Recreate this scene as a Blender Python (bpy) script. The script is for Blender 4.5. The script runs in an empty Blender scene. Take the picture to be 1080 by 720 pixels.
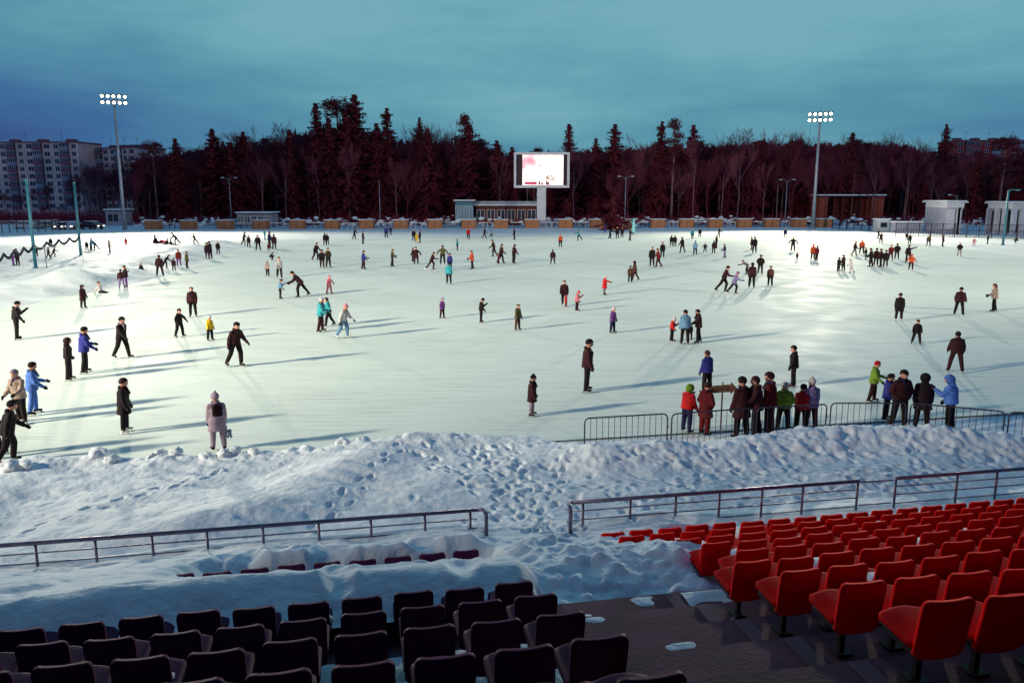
import bpy, bmesh, math, random
import numpy as np
from mathutils import Vector, Matrix
PI=math.pi; R=math.radians
scene=bpy.context.scene; C=scene.collection
CAMH=6.5; PITCH=R(10.5); F=840.0
# ------------------------------------------------------------------ survey helpers
def ray(x,y):
    a=x-540; c,s=math.cos(PITCH),math.sin(PITCH); b=-(y-360.)
    return (a, F*c+b*s, -F*s+b*c)
def gp(x,y,z=0.0):
    d=ray(x,y); t=(z-CAMH)/d[2]; return (d[0]*t, d[1]*t)
def depth(Y,z): return Y*math.cos(PITCH)+(CAMH-z)*math.sin(PITCH)
def xat(x,Y,z=3.0): return (x-540)/F*depth(Y,z)
def zat(y,Y):
    return CAMH-Y*math.tan(PITCH+math.atan((y-360)/F))
TH=R(11.0)
def uv(u,v,z=0.0): return Vector((u*math.cos(TH)-v*math.sin(TH), u*math.sin(TH)+v*math.cos(TH), z))
def inv_uv(X,Y): return (X*math.cos(TH)+Y*math.sin(TH), -X*math.sin(TH)+Y*math.cos(TH))
# ------------------------------------------------------------------ colours and materials
def lin(h):
    h=h.lstrip('#'); o=[]
    for i in (0,2,4):
        c=int(h[i:i+2],16)/255.; o.append(c/12.92 if c<=.04045 else ((c+.055)/1.055)**2.4)
    return (*o,1.0)
def mat(name, col, rough=.6, metal=0., spec=.4, noise=None, amp=.25, bump=0., bscale=20., coord='Object', emis=None, estr=0.):
    m=bpy.data.materials.new(name); m.use_nodes=True; nt=m.node_tree; b=nt.nodes['Principled BSDF']
    c=lin(col) if isinstance(col,str) else (*col,1.)
    b.inputs['Base Color'].default_value=c; b.inputs['Roughness'].default_value=rough
    b.inputs['Metallic'].default_value=metal; b.inputs['Specular IOR Level'].default_value=spec
    tc=nt.nodes.new('ShaderNodeTexCoord')
    if noise:
        n=nt.nodes.new('ShaderNodeTexNoise'); n.inputs['Scale'].default_value=noise; n.inputs['Detail'].default_value=6
        nt.links.new(tc.outputs[coord],n.inputs['Vector'])
        mr=nt.nodes.new('ShaderNodeMapRange'); mr.inputs[1].default_value=.3; mr.inputs[2].default_value=.7
        mr.inputs[3].default_value=1-amp; mr.inputs[4].default_value=1+amp
        nt.links.new(n.outputs['Fac'],mr.inputs[0])
        mx=nt.nodes.new('ShaderNodeVectorMath'); mx.operation='SCALE'; mx.inputs[0].default_value=c[:3]
        nt.links.new(mr.outputs[0],mx.inputs['Scale']); nt.links.new(mx.outputs[0],b.inputs['Base Color'])
    if bump:
        n2=nt.nodes.new('ShaderNodeTexNoise'); n2.inputs['Scale'].default_value=bscale; n2.inputs['Detail'].default_value=5
        nt.links.new(tc.outputs[coord],n2.inputs['Vector'])
        bp=nt.nodes.new('ShaderNodeBump'); bp.inputs['Strength'].default_value=bump; bp.inputs['Distance'].default_value=.05
        nt.links.new(n2.outputs['Fac'],bp.inputs['Height']); nt.links.new(bp.outputs[0],b.inputs['Normal'])
    if emis:
        b.inputs['Emission Color'].default_value=lin(emis); b.inputs['Emission Strength'].default_value=estr
    return m
def objcol_mat(name, rough, noise, amp, bump):
    m=mat(name,'#808080',rough,noise=noise,amp=amp,bump=bump,bscale=18)
    nt=m.node_tree
    oi=nt.nodes.new('ShaderNodeObjectInfo')
    for n in nt.nodes:
        if n.type=='VECT_MATH': nt.links.new(oi.outputs['Color'],n.inputs[0])
    nt.nodes['Principled BSDF'].inputs['Specular IOR Level'].default_value=.25
    return m
M={}
M['cloth']=objcol_mat('winter_cloth',.8,9,.3,.5)
M['skin']=mat('skin','#c98f78',.5,noise=6,amp=.08)
M['steel']=mat('skate_steel','#9aa0a8',.3,metal=.9)
M['eye']=mat('eye_dark','#120c0c',.2)
M['snow']=mat('snow',(.80,.84,.86),.65,spec=.3,noise=1.4,amp=.05,bump=.5,bscale=9)
M['snow2']=mat('far_snow',(.79,.84,.81),.7,spec=.3,noise=.5,amp=.06,bump=.6,bscale=2)
M['spruce']=mat('spruce_needles',(.13,.020,.034),.9,spec=.1,noise=.4,amp=.4)
M['pine']=mat('pine_needles',(.12,.020,.032),.9,spec=.1,noise=.5,amp=.4)
M['twig']=mat('bare_twigs',(.14,.030,.050),.9,spec=.1,noise=.3,amp=.35)
M['twig2']=mat('pale_twigs',(.19,.055,.08),.9,spec=.1,noise=.3,amp=.3)
M['bark']=mat('bark',(.14,.03,.04),.9,spec=.1,noise=1.5,amp=.5)
M['birch']=mat('birch_bark',(.20,.11,.14),.8,spec=.2,noise=2.2,amp=.6)
M['pinebark']=mat('pine_bark',(.19,.10,.10),.85,noise=2,amp=.4)
M['brush']=mat('winter_scrub',(.19,.022,.044),.9,spec=.1,noise=.2,amp=.5)
M['mast']=mat('painted_mast','#8d93a0',.5,metal=.3,noise=1.5,amp=.15)
M['teal']=mat('teal_painted_steel','#2f6f80',.5,noise=2,amp=.2)
M['dark']=mat('dark_metal','#2a1c28',.5,metal=.3,noise=3,amp=.2)
M['rail']=mat('galvanised_rail','#6d6478',.38,metal=.6,noise=5,amp=.25)
M['barrier']=mat('barrier_steel','#4a3d4c',.45,metal=.5,noise=5,amp=.25)
M['wood']=mat('plank_wood','#a5704f',.8,noise=3,amp=.3)
M['wood2']=mat('sign_wood','#7d5a42',.8,noise=8,amp=.35)
M['white']=mat('white_paint','#b9bcc2',.6,noise=2,amp=.12)
M['stucco']=mat('grey_stucco','#9496a6',.8,noise=1.2,amp=.15)
M['stucco2']=mat('pale_stucco','#c4c3cc',.8,noise=1.2,amp=.12)
M['panel']=mat('concrete_panel','#e8c0b8',.9,noise=.25,amp=.2)
M['panel2']=mat('balcony_panel','#8d5868',.9,noise=.5,amp=.25)
M['brick']=mat('red_brick','#a03838',.9,noise=1,amp=.25)
M['brown']=mat('brown_cladding','#5b2420',.8,noise=.8,amp=.25)
M['tan']=mat('tan_cladding','#8a4030',.8,noise=.8,amp=.2)
M['glass']=mat('window_glass','#28303e',.12,spec=.6,noise=.7,amp=.5)
M['tglass']=mat('teal_glass','#3f7f8c',.15,spec=.6,noise=.7,amp=.3)
M['frame']=mat('window_frame','#c9c4cc',.6)
M['conc']=mat('stand_concrete','#6a3a4a',.8,noise=1.6,amp=.35,bump=.12,bscale=22)
M['slab']=mat('kerb_concrete','#6f5362',.85,noise=3,amp=.25)
M['redseat']=mat('red_plastic',(.88,.004,.004),.65,spec=.05,noise=3,amp=.14,bump=.08,bscale=60)
M['darkseat']=mat('dark_plastic',(.070,.008,.050),.6,spec=.10,noise=3,amp=.14,bump=.08,bscale=60)
M['bracket']=mat('seat_bracket','#34282e',.5,metal=.4,noise=6,amp=.2)
M['lens']=mat('floodlight_lens','#ffffff',.3,emis='#fff6c8',estr=14)
M['winlit']=mat('lit_lamp','#ffffff',.3,emis='#ff6a50',estr=3)
M['carp']=mat('car_paint','#3a3038',.3,metal=.3,spec=.6)
M['carw']=mat('car_paint_pale','#a9adb8',.3,metal=.2,spec=.6)
M['rubber']=mat('tyre_rubber','#121014',.8)
M['roofsnow']=mat('roof_snow',(.78,.82,.85),.7,noise=1,amp=.06)
# ------------------------------------------------------------------ object helpers
def link(name, me, parent=None, m=None):
    o=bpy.data.objects.new(name, me); C.objects.link(o)
    if parent: o.parent=parent
    if m is not None and me is not None and len(me.materials)==0: me.materials.append(m)
    return o
def tag(o,label=None,cat=None,group=None,kind=None):
    if label: o['label']=label
    if cat: o['category']=cat
    if group: o['group']=group
    if kind: o['kind']=kind
    return o
def empty(name,loc=(0,0,0),rz=0,label=None,cat=None,group=None):
    o=bpy.data.objects.new(name,None); C.objects.link(o); o.empty_display_size=.2
    o.location=loc; o.rotation_euler=(0,0,rz); return tag(o,label,cat,group)
class MB:
    """collects verts and faces of one mesh"""
    def __init__(s): s.v=[]; s.f=[]; s.mi=[]
    def add(s,vs,fs,mi=0):
        n=len(s.v); s.v+= [tuple(v) for v in vs]; s.f+=[tuple(i+n for i in f) for f in fs]; s.mi+=[mi]*len(fs)
    def box(s,c,d,rz=0,mi=0,T=None):
        x,y,z=[k/2 for k in d]; cs,sn=math.cos(rz),math.sin(rz)
        vs=[]
        for dz in (-z,z):
            for dx,dy in ((-x,-y),(x,-y),(x,y),(-x,y)):
                p=Vector((c[0]+dx*cs-dy*sn,c[1]+dx*sn+dy*cs,c[2]+dz)); vs.append(T@p if T else p)
        s.add(vs,[(3,2,1,0),(4,5,6,7),(0,1,5,4),(1,2,6,5),(2,3,7,6),(3,0,4,7)],mi)
    def tube(s,pts,rad,n=8,mi=0,sx=1.,lat=None,caps=True):
        pts=[Vector(p) for p in pts]
        if not hasattr(rad,'__len__'): rad=[rad]*len(pts)
        rings=[]
        for i,p in enumerate(pts):
            t=(pts[min(i+1,len(pts)-1)]-pts[max(i-1,0)]).normalized()
            a=Vector(lat) if lat is not None else (Vector((1,0,0)) if abs(t.x)<.9 else Vector((0,1,0)))
            a=(a-t*a.dot(t)).normalized(); b=t.cross(a)
            r=rad[i]; ra,rb=(r if hasattr(r,'__len__') else (r*sx,r))
            rings.append([p+a*ra*math.cos(2*PI*k/n)+b*rb*math.sin(2*PI*k/n) for k in range(n)])
        vs=[q for r in rings for q in r]; fs=[]
        for i in range(len(pts)-1):
            for k in range(n):
                fs.append((i*n+k,i*n+(k+1)%n,(i+1)*n+(k+1)%n,(i+1)*n+k))
        if caps: fs+= [tuple(range(n-1,-1,-1)), tuple((len(pts)-1)*n+k for k in range(n))]
        s.add(vs,fs,mi)
    def ball(s,c,r,nu=10,nv=7,mi=0,T=None):
        if not hasattr(r,'__len__'): r=(r,r,r)
        c=Vector(c); vs=[]; fs=[]
        for j in range(1,nv):
            ph=PI*j/nv
            for i in range(nu):
                a=2*PI*i/nu; p=Vector((r[0]*math.sin(ph)*math.cos(a),r[1]*math.sin(ph)*math.sin(a),r[2]*math.cos(ph)))
                if T: p=T@p
                vs.append(c+p)
        top=Vector((0,0,r[2])); bot=Vector((0,0,-r[2]))
        if T: top=T@top; bot=T@bot
        vs+= [c+top,c+bot]; a=len(vs)-2; b=a+1
        for j in range(nv-2):
            for i in range(nu): fs.append((j*nu+i,(j+1)*nu+i,(j+1)*nu+(i+1)%nu,j*nu+(i+1)%nu))
        for i in range(nu):
            fs.append((a,i,(i+1)%nu)); fs.append((b,(nv-2)*nu+(i+1)%nu,(nv-2)*nu+i))
        s.add(vs,fs,mi)
    def cap(s,p0,p1,r0,r1,n=10):      # tapered capsule
        p0=Vector(p0);p1=Vector(p1); s.tube([p0,p1],[r0,r1],n); s.ball(p0,r0,n,6); s.ball(p1,r1,n,6)
    def mesh(s,name,smooth=False):
        me=bpy.data.meshes.new(name); me.from_pydata(s.v,[],s.f)
        if any(s.mi): me.polygons.foreach_set('material_index',s.mi)
        me.update()
        if smooth: me.polygons.foreach_set('use_smooth',[True]*len(me.polygons))
        return me
    def build(s,name,m,parent=None,smooth=False,bevel=0):
        me=s.mesh(name,smooth)
        for q in (m if isinstance(m,(list,tuple)) else [m]): me.materials.append(q)
        if bevel:
            bm=bmesh.new(); bm.from_mesh(me); bmesh.ops.bevel(bm,geom=[e for e in bm.edges],offset=bevel,segments=2,affect='EDGES',profile=.6); bm.to_mesh(me); bm.free()
        return link(name,me,parent)
def remesh(mb,name,vox,smooth=4,dec=None):
    me=mb.mesh('tmp'); o=bpy.data.objects.new('tmp',me); C.objects.link(o)
    r=o.modifiers.new('r','REMESH'); r.mode='VOXEL'; r.voxel_size=vox; r.use_smooth_shade=True
    if smooth:
        sm=o.modifiers.new('s','SMOOTH'); sm.factor=.5; sm.iterations=smooth
    if dec:
        d=o.modifiers.new('d','DECIMATE'); d.ratio=dec
    dg=bpy.context.evaluated_depsgraph_get(); dg.update()
    out=bpy.data.meshes.new_from_object(o.evaluated_get(dg),depsgraph=dg)
    bpy.data.objects.remove(o); bpy.data.meshes.remove(me); out.name=name
    out.materials.clear()
    return out
# ------------------------------------------------------------------ smooth noise for terrain
_rs=np.random.RandomState(7); _lat=_rs.rand(256,256)
def vnoise(x,y):
    x=np.asarray(x,float);y=np.asarray(y,float)
    xi=np.floor(x).astype(int);yi=np.floor(y).astype(int);fx=x-xi;fy=y-yi
    fx=fx*fx*(3-2*fx);fy=fy*fy*(3-2*fy)
    a=_lat[xi%256,yi%256];b=_lat[(xi+1)%256,yi%256];c=_lat[xi%256,(yi+1)%256];d=_lat[(xi+1)%256,(yi+1)%256]
    return (a*(1-fx)+b*fx)*(1-fy)+(c*(1-fx)+d*fx)*fy
def fbm(x,y,o=4):
    s=0;a=.5
    for i in range(o): s=s+a*(vnoise(x*2**i+17*i,y*2**i+5*i)-.5); a*=.5
    return s
def ss(a,b,x):
    t=np.clip((np.asarray(x,float)-a)/(b-a),0,1); return t*t*(3-2*t)
# ------------------------------------------------------------------ camera, sky, sun
cam=bpy.data.cameras.new('camera'); co=bpy.data.objects.new('camera',cam); C.objects.link(co)
co.location=(0,0,CAMH); co.rotation_euler=(PI/2-PITCH,0,0); cam.lens=28; cam.sensor_width=36; cam.clip_start=.1; cam.clip_end=5000
scene.camera=co
w=bpy.data.worlds.new('World'); scene.world=w; w.use_nodes=True; nt=w.node_tree
bg=nt.nodes['Background']; N=nt.nodes.new; L=nt.links.new
sky=N('ShaderNodeTexSky'); sky.sky_type='NISHITA'; sky.sun_disc=False; sky.sun_elevation=R(3); sky.sun_rotation=R(200)
sky.air_density=1.2; sky.ozone_density=6
tc=N('ShaderNodeTexCoord'); sep=N('ShaderNodeSeparateXYZ'); L(tc.outputs['Generated'],sep.inputs[0])
def math_(op,a,b=None,c=None):
    n=N('ShaderNodeMath'); n.operation=op
    for i,q in enumerate((a,b,c)):
        if q is None: continue
        if isinstance(q,(int,float)): n.inputs[i].default_value=q
        else: L(q,n.inputs[i])
    return n.outputs[0]
# overcast dusk layer: teal where the cloud is thin, indigo towards the sides and horizon
el=sep.outputs['Z']; ax=sep.outputs['X']; ay=sep.outputs['Y']
ax2=math_('SUBTRACT',ax,.06); side=math_('MULTIPLY',ax2,ax2)
low=math_('MULTIPLY',math_('SUBTRACT',.18,el),2.0)
mp=N('ShaderNodeMapping'); mp.inputs['Scale'].default_value=(1.8,1.8,9); L(tc.outputs['Generated'],mp.inputs[0]); mp.inputs['Rotation'].default_value=(0,R(6),0)
no=N('ShaderNodeTexNoise'); no.inputs['Scale'].default_value=1.6; no.inputs['Detail'].default_value=5; no.inputs['Roughness'].default_value=.55; L(mp.outputs[0],no.inputs['Vector'])
f=math_('SUBTRACT',1.06,math_('MULTIPLY',side,.75))
f=math_('SUBTRACT',f,math_('MAXIMUM',low,0.0))
f=math_('ADD',f,math_('MULTIPLY',math_('SUBTRACT',no.outputs['Fac'],.5),.8))
leftd=math_('MULTIPLY',math_('MAXIMUM',math_('MULTIPLY',ax,-1.0),0.0),math_('MINIMUM',math_('MULTIPLY',math_('SUBTRACT',el,.22),2.9),0.0))
f=math_('ADD',f,leftd)
back=math_('MULTIPLY',math_('MAXIMUM',math_('SUBTRACT',.55,ay),0.0),-.30)      # the sky behind and overhead is already night blue
top=math_('MULTIPLY',math_('MAXIMUM',math_('SUBTRACT',el,.34),0.0),-.60)
f=math_('ADD',math_('ADD',f,back),top)
cr=N('ShaderNodeValToRGB'); L(f,cr.inputs[0]); e=cr.color_ramp.elements
e[0].position=.12; e[0].color=(.036,.048,.19,1); e[1].position=1.15 if False else 1.0; e[1].color=(.185,.44,.51,1)
x=cr.color_ramp.elements.new(.45); x.color=(.050,.15,.34,1)
x=cr.color_ramp.elements.new(.75); x.color=(.10,.30,.415,1)
mixn=N('ShaderNodeMix'); mixn.data_type='RGBA'; mixn.inputs['Factor'].default_value=.93
scl=N('ShaderNodeVectorMath'); scl.operation='SCALE'; scl.inputs['Scale'].default_value=.8; L(sky.outputs[0],scl.inputs[0])
sc2=N('ShaderNodeVectorMath'); sc2.operation='SCALE'; sc2.inputs['Scale'].default_value=10.0; L(cr.outputs[0],sc2.inputs[0])
L(scl.outputs[0],mixn.inputs['A']); L(sc2.outputs[0],mixn.inputs['B'])
L(mixn.outputs['Result'],bg.inputs['Color']); bg.inputs['Strength'].default_value=.1
sl=bpy.data.lights.new('sun','SUN'); sl.energy=.06; sl.angle=R(20); sl.color=(1,.93,.85); so=bpy.data.objects.new('sun',sl); C.objects.link(so)
so.rotation_euler=(R(80),0,R(-20))
vs=scene.view_settings; vs.view_transform='Standard'; vs.look='None'; vs.exposure=0; vs.gamma=1; vs.use_curve_mapping=False
scene.render.engine='CYCLES'
# ================================================================== ICE, SNOW, GROUND
S=lambda o: tag(o,kind='structure')
def grid_mesh(X,Y,Z,name,m):
    ny,nx=X.shape; me=bpy.data.meshes.new(name)
    v=np.stack([X,Y,Z],-1).reshape(-1,3); i=np.arange((ny-1)*(nx-1)); r=i//(nx-1); c=i%(nx-1); a=r*nx+c
    q=np.stack([a,a+1,a+nx+1,a+nx],-1).astype(np.int32)
    me.vertices.add(len(v)); me.vertices.foreach_set('co',v.ravel()); me.loops.add(q.size); me.loops.foreach_set('vertex_index',q.ravel())
    me.polygons.add(len(q)); me.polygons.foreach_set('loop_start',np.arange(0,q.size,4)); me.polygons.foreach_set('loop_total',np.full(len(q),4))
    me.polygons.foreach_set('use_smooth',np.ones(len(q),bool)); me.update(); me.materials.append(m); return link(name,me)
g=MB(); g.add([(-1800,-300,-.25),(1800,-300,-.25),(1800,2500,-.25),(-1800,2500,-.25)],[(0,1,2,3)])
S(g.build('snowy_ground',M['snow2']))
# rink outline (metres), followed round from the near left
edge_px=[(-330,330),(-60,328),(20,322),(70,310),(120,303),(165,292),(205,279),(235,266),(262,258),(330,254),(440,250),(560,247),(700,247),(860,249),(960,254),(1010,262),(1090,272),(1300,285)]
edge=[gp(*p) for p in edge_px]; nearL=uv(-30,19.9); nearR=uv(36,19.9)
poly=[(nearL.x,nearL.y)]+edge+[(nearR.x,nearR.y)]
ice=MB(); ice.add([(x,y,0) for x,y in poly[::-1]],[tuple(range(len(poly)))])
mi=mat('ice',(.80,.88,.79),.42,spec=.02)
nt2=mi.node_tree; b=nt2.nodes['Principled BSDF']; n_=nt2.nodes.new; l_=nt2.links.new
tc2=n_('ShaderNodeTexCoord')
def nz(scale,sc=(1,1,1),rot=0,det=5):
    m_=n_('ShaderNodeMapping'); m_.inputs['Scale'].default_value=sc; m_.inputs['Rotation'].default_value=(0,0,rot); l_(tc2.outputs['Object'],m_.inputs[0])
    q=n_('ShaderNodeTexNoise'); q.inputs['Scale'].default_value=scale; q.inputs['Detail'].default_value=det; l_(m_.outputs[0],q.inputs['Vector']); return q.outputs['Fac']
def mr(x,a,b_,c,d):
    q=n_('ShaderNodeMapRange'); q.inputs[1].default_value=a;q.inputs[2].default_value=b_;q.inputs[3].default_value=c;q.inputs[4].default_value=d; l_(x,q.inputs[0]); return q.outputs[0]
def mm(op,a,b_):
    q=n_('ShaderNodeMath'); q.operation=op; l_(a,q.inputs[0]); l_(b_,q.inputs[1]) if not isinstance(b_,(int,float)) else setattr(q.inputs[1],'default_value',b_); return q.outputs[0]
big=mr(nz(.09),.35,.65,.93,1.04)
scr=[mr(nz(1.0,(.25,9,1),a,4),.58,.66,0,1) for a in (.2,-.5,1.1,-1.0,.75)]
scs=mm('MAXIMUM',mm('MAXIMUM',mm('MAXIMUM',scr[0],scr[1]),mm('MAXIMUM',scr[2],scr[3])),scr[4])
scs=mr(mm('MULTIPLY',scs,nz(.35)),0,.6,1,.79)
fac=mm('MULTIPLY',big,scs)
q=n_('ShaderNodeVectorMath'); q.operation='SCALE'; q.inputs[0].default_value=(.80,.88,.79); l_(fac,q.inputs['Scale']); l_(q.outputs[0],b.inputs['Base Color'])
l_(mr(nz(.5),.35,.65,.55,.72),b.inputs['Roughness'])
bp=n_('ShaderNodeBump'); bp.inputs['Strength'].default_value=.35; bp.inputs['Distance'].default_value=.02
l_(mm('ADD',nz(2.2,(1,1.0,1)),mm('MULTIPLY',nz(7,(.4,2,1),.3),.4)),bp.inputs['Height']); l_(bp.outputs[0],b.inputs['Normal'])
S(ice.build('ice_rink',mi))
# ---- far snow apron round the rink
P2=np.array(poly)
def sdist(X,Y):
    d=np.full(X.shape,1e9); inside=np.zeros(X.shape,bool); n=len(P2)
    for i in range(n):
        ax_,ay_=P2[i]; bx,by=P2[(i+1)%n]; ex,ey=bx-ax_,by-ay_
        t=np.clip(((X-ax_)*ex+(Y-ay_)*ey)/(ex*ex+ey*ey),0,1); d=np.minimum(d,np.hypot(X-ax_-t*ex,Y-ay_-t*ey))
        c=((ay_>Y)!=(by>Y)); 
        with np.errstate(divide='ignore',invalid='ignore'): xx=(bx-ax_)*(Y-ay_)/(by-ay_)+ax_
        inside^=(c&(X<xx))
    return np.where(inside,-d,d)
def far_h(X,Y):
    X=np.asarray(X,float);Y=np.asarray(Y,float)
    d=sdist(X,Y); left=ss(-8,-26,X)*ss(115,95,Y); right=ss(60,75,X)
    amp=.12+.95*left+.3*right
    ridge=np.exp(-((d-3.0)/2.6)**2)*np.clip(.35+2.2*fbm(X*.16,Y*.16,3),0,1.3)
    z=ss(-.6,.8,d)*.10-.07+amp*ridge+ss(0,3,d)*(.10+.45*fbm(X*.35,Y*.35,4))*(.3+.9*left)
    z=z+left*ss(-.3,1.5,d)*ss(14,7,d)*(.50*np.maximum(fbm(X*.55+9,Y*.55,4)+.05,0)+.22*fbm(X*1.5,Y*1.5,3))
    z=np.where(d<-.6,-.12,z)
    z=z+np.where(d>-.6,1,0)*ss(0,1,d)*.05*fbm(X*3,Y*3,2)*(1+2*left)
    return z
X,Y=np.meshgrid(np.arange(-120,125,.33),np.arange(38,170,.33))
Z=far_h(X,Y)
S(grid_mesh(X,Y,Z,'far_snow',M['snow2']))
def ground_z(x,y):
    return max(0.0,float(far_h(np.array([x]),np.array([y]))[0])) if y>36 else 0.0
# ---- stand profile
V0=4.76; PIT=.958
def drop_back(v): return 2.93+.368*(v-V0)
def zfloor(v): return CAMH-drop_back(v)-.80
RV=13.25; RTOP=.98
rs=np.random.RandomState(3)
def near_h(U,V):
    zf=CAMH-(2.93+.368*(V-V0))-.80
    n1=fbm(U*.45,V*.6,4); n2=fbm(U*1.9+9,V*1.9,3)
    # snow lying over the left block, smothering the rows beyond the fourth
    d0=.93-.50*ss(8.7,7.75,V)+.28*n1+.05*n2
    d0=d0-.50*ss(10.9,11.25,V)*ss(12.3,11.8,V)*ss(-3.0,-1.6,U)*ss(2.6,2.0,U)
    d0=d0-.24*ss(-5.2,-7.0,U)*ss(8.2,8.7,V)*ss(11.5,10.5,V)
    zp=.62+.24*n1+.05*n2+.06*ss(-3,2,U)-.12*ss(-3.0,-1.6,U)*ss(2.6,2.0,U)*ss(12.4,11.9,V)                        # level before the handrail
    zL=np.where(V<11.3, zf+d0, np.maximum(zf+d0, zp*ss(11.3,12.1,V)+(1-ss(11.3,12.1,V))*-9))
    see=(6.5-.488*V)+.05*n1+.02*n2; wk=ss(-3.2,-1.6,U)*ss(2.6,2.0,U)*ss(8.6,9.6,V)*ss(11.9,11.4,V)
    zL=zL*(1-wk)+np.minimum(zL,see)*wk
    # aisle: a slope running down to its toe on the concrete
    toe=9.02+.35*n1+.5*fbm(U*1.4+3,V*0+1,3)
    ramp=ss(toe-.05,toe+1.35,V)
    zA=np.where(V<toe, zf-.25, zf+.06+ramp*(.62+.30*n1)+.04*n2)
    zA=np.maximum(zA, ss(11.0,12.0,V)*(.60+.24*n1)+(1-ss(11.0,12.0,V))*-9)
    ai=ss(1.70,2.25,U+.25*n1*ss(8,9,V)); ai=np.where(V<8.3,ss(1.70,1.85,U),ai)
    z=zL*(1-ai)+zA*ai
    # red block: deep only against the aisle
    ul=4.45+.50*(V-8.6)+.5*n1; ul=np.where(V<8.6,3.6,ul); ul=np.minimum(ul,5.6+.4*n1)
    k=ss(ul-.45,ul+.55,U)
    thin=zf-.03+.16*n1+.03*ss(9.5,11,V)
    thin=np.maximum(thin, ss(12.5,12.8,V)*(.38+.10*n1+.22*ss(8,4.5,U))+(1-ss(12.5,12.8,V))*-9)
    z=z*(1-k)+thin*k
    # lower field between stand and rink
    lf=.24+.36*n1*ss(13.6,15,V)+.07*n2
    lf=lf+.20*np.exp(-((U+3-(V-15)*.9)/1.4)**2)*ss(14,15.2,V)+.16*np.exp(-((U+11-(V-15)*.8)/1.8)**2)*ss(14,15.2,V)
    bv=18.2-1.7*ss(11.9,17.5,U)                       # line of the crowd barriers
    rg=np.exp(-((V-bv+.75)/.75)**2)*ss(4.2,5.8,U)*(.36-.10*ss(13,17,U)+.26*fbm(U*1.1,V*.6+7,3))
    lf=lf+rg+.08*ss(2,5,U)*np.exp(-((V-15.3)/1.1)**2)
    cl=np.exp(-((V-19.5)/.30)**2)*np.clip(.1+2.0*fbm(U*1.3+31,V*.5,3),0,1)
    lf=lf+.20*cl*ss(3.6,2.2,U)
    ev=20.0-ss(4.0,5.6,U)*(20.0-bv-.15)               # where the snow gives way to the ice
    lf=lf*ss(ev+.35,ev-.45,V+.35*fbm(U*.8,V*0+3,3))-.06*ss(ev-.4,ev+.3,V)
    drop=ss(13.4,14.1+.3*n1,V)
    z=z*(1-drop)+lf*drop
    # a trodden way down through the gap in the rail
    gap=np.exp(-((U-3.3)/.75)**2)*ss(12.4,13.2,V)*ss(16.0,13.6,V)
    z=z*(1-gap)+gap*(.52-.13*(V-13.0)+.08*n1+.05*n2)
    return z
GS=.042; u_=np.arange(-17.5,25,GS); v_=np.arange(7.74,20.5,GS); U,V=np.meshgrid(u_,v_)
Z=near_h(U,V)
bvU=18.2-1.7*ss(11.9,17.5,U)
fld=ss(13.4,14.2,V)
msk=np.clip(fbm(U*.35+40,V*.35,3)*2.6+.45,0,1)          # where it has been walked over
rough=(fbm(U*4,V*4,3)*.05*msk+fbm(U*9,V*9,3)*.026+fbm(U*2.2+3,V*2.6,3)*.09*(1-fld)+fbm(U*19+3,V*19,2)*.006)*(.35+.65*fld)
left=ss(3,-1,U)
rough+= fld*left*.022*np.sin((U*1.0+V*2.1)*5+9*fbm(U*.6,V*.6,4))*np.clip(fbm(U*.5+9,V*.5+4,2)*3+.4,0,1)
def chunks(sc,ox):      # blocky broken lumps from a cell pattern
    x=U*sc+ox; y=V*sc*1.15+ox*.7; x=x+.5*fbm(x,y,2); xi=np.floor(x).astype(int); yi=np.floor(y).astype(int); best=np.full(x.shape,9.); val=np.zeros(x.shape)
    for dx in(-1,0,1):
        for dy in(-1,0,1):
            a_=_lat[(xi+dx)%256,(yi+dy)%256]; b_=_lat[(yi+dy+77)%256,(xi+dx+31)%256]; px=xi+dx+a_; py=yi+dy+b_
            d=np.hypot(x-px,y-py); m_=d<best; best=np.where(m_,d,best); val=np.where(m_,_lat[(xi+dx+13)%256,(yi+dy+99)%256],val)
    return np.clip(.62-best,0,1)**.6*val
ch=chunks(2.6,11)*.13+chunks(5.2,41)*.075
pile=.7*ss(3,6,U)*ss(bvU-2.4,bvU-1.1,V)+.35*fld*msk*ss(2,6,U)+ss(3.6,2.2,U)*ss(18.75,19.4,V)*(.25+1.3*np.clip(fbm(U*.8+60,V*.4,2)+.3,0,1))
rough+= pile*ch*(.6+1.0*np.clip(fbm(U*1.1+5,V*1.1,2)+.4,0,1))
rough+= (1-fld)*ss(12.9,12.2,V)*(.6*ch*np.clip(fbm(U*.9+15,V*.9,2)*3,0,1))
rough+= (1.1*ch+.10*np.maximum(fbm(U*2.6,V*2.6+9,4),-.03))*ss(1.9,2.4,U)*ss(5.2,4.2,U)*ss(13.0,12.0,V)
Z=Z+rough*ss(20.3,19.8,V)*(1-ss(bvU+.1,bvU+.4,V)*ss(5,6,U))
def dimple(u,v,ru,rv,a,dep):
    i0=int((u-.5-u_[0])/GS); i1=i0+24; j0=int((v-.5-v_[0])/GS); j1=j0+24
    if i0<0 or j0<0 or i1>=len(u_) or j1>=len(v_): return
    uu=U[j0:j1,i0:i1]-u; vv=V[j0:j1,i0:i1]-v; ca,sa=math.cos(a),math.sin(a)
    p=(uu*ca+vv*sa)/ru; q_=(-uu*sa+vv*ca)/rv; r2=p*p+q_*q_
    Z[j0:j1,i0:i1]+= -dep*np.exp(-r2**1.6)+dep*.30*np.exp(-((np.sqrt(r2)-1.4)/.35)**2)
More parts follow.
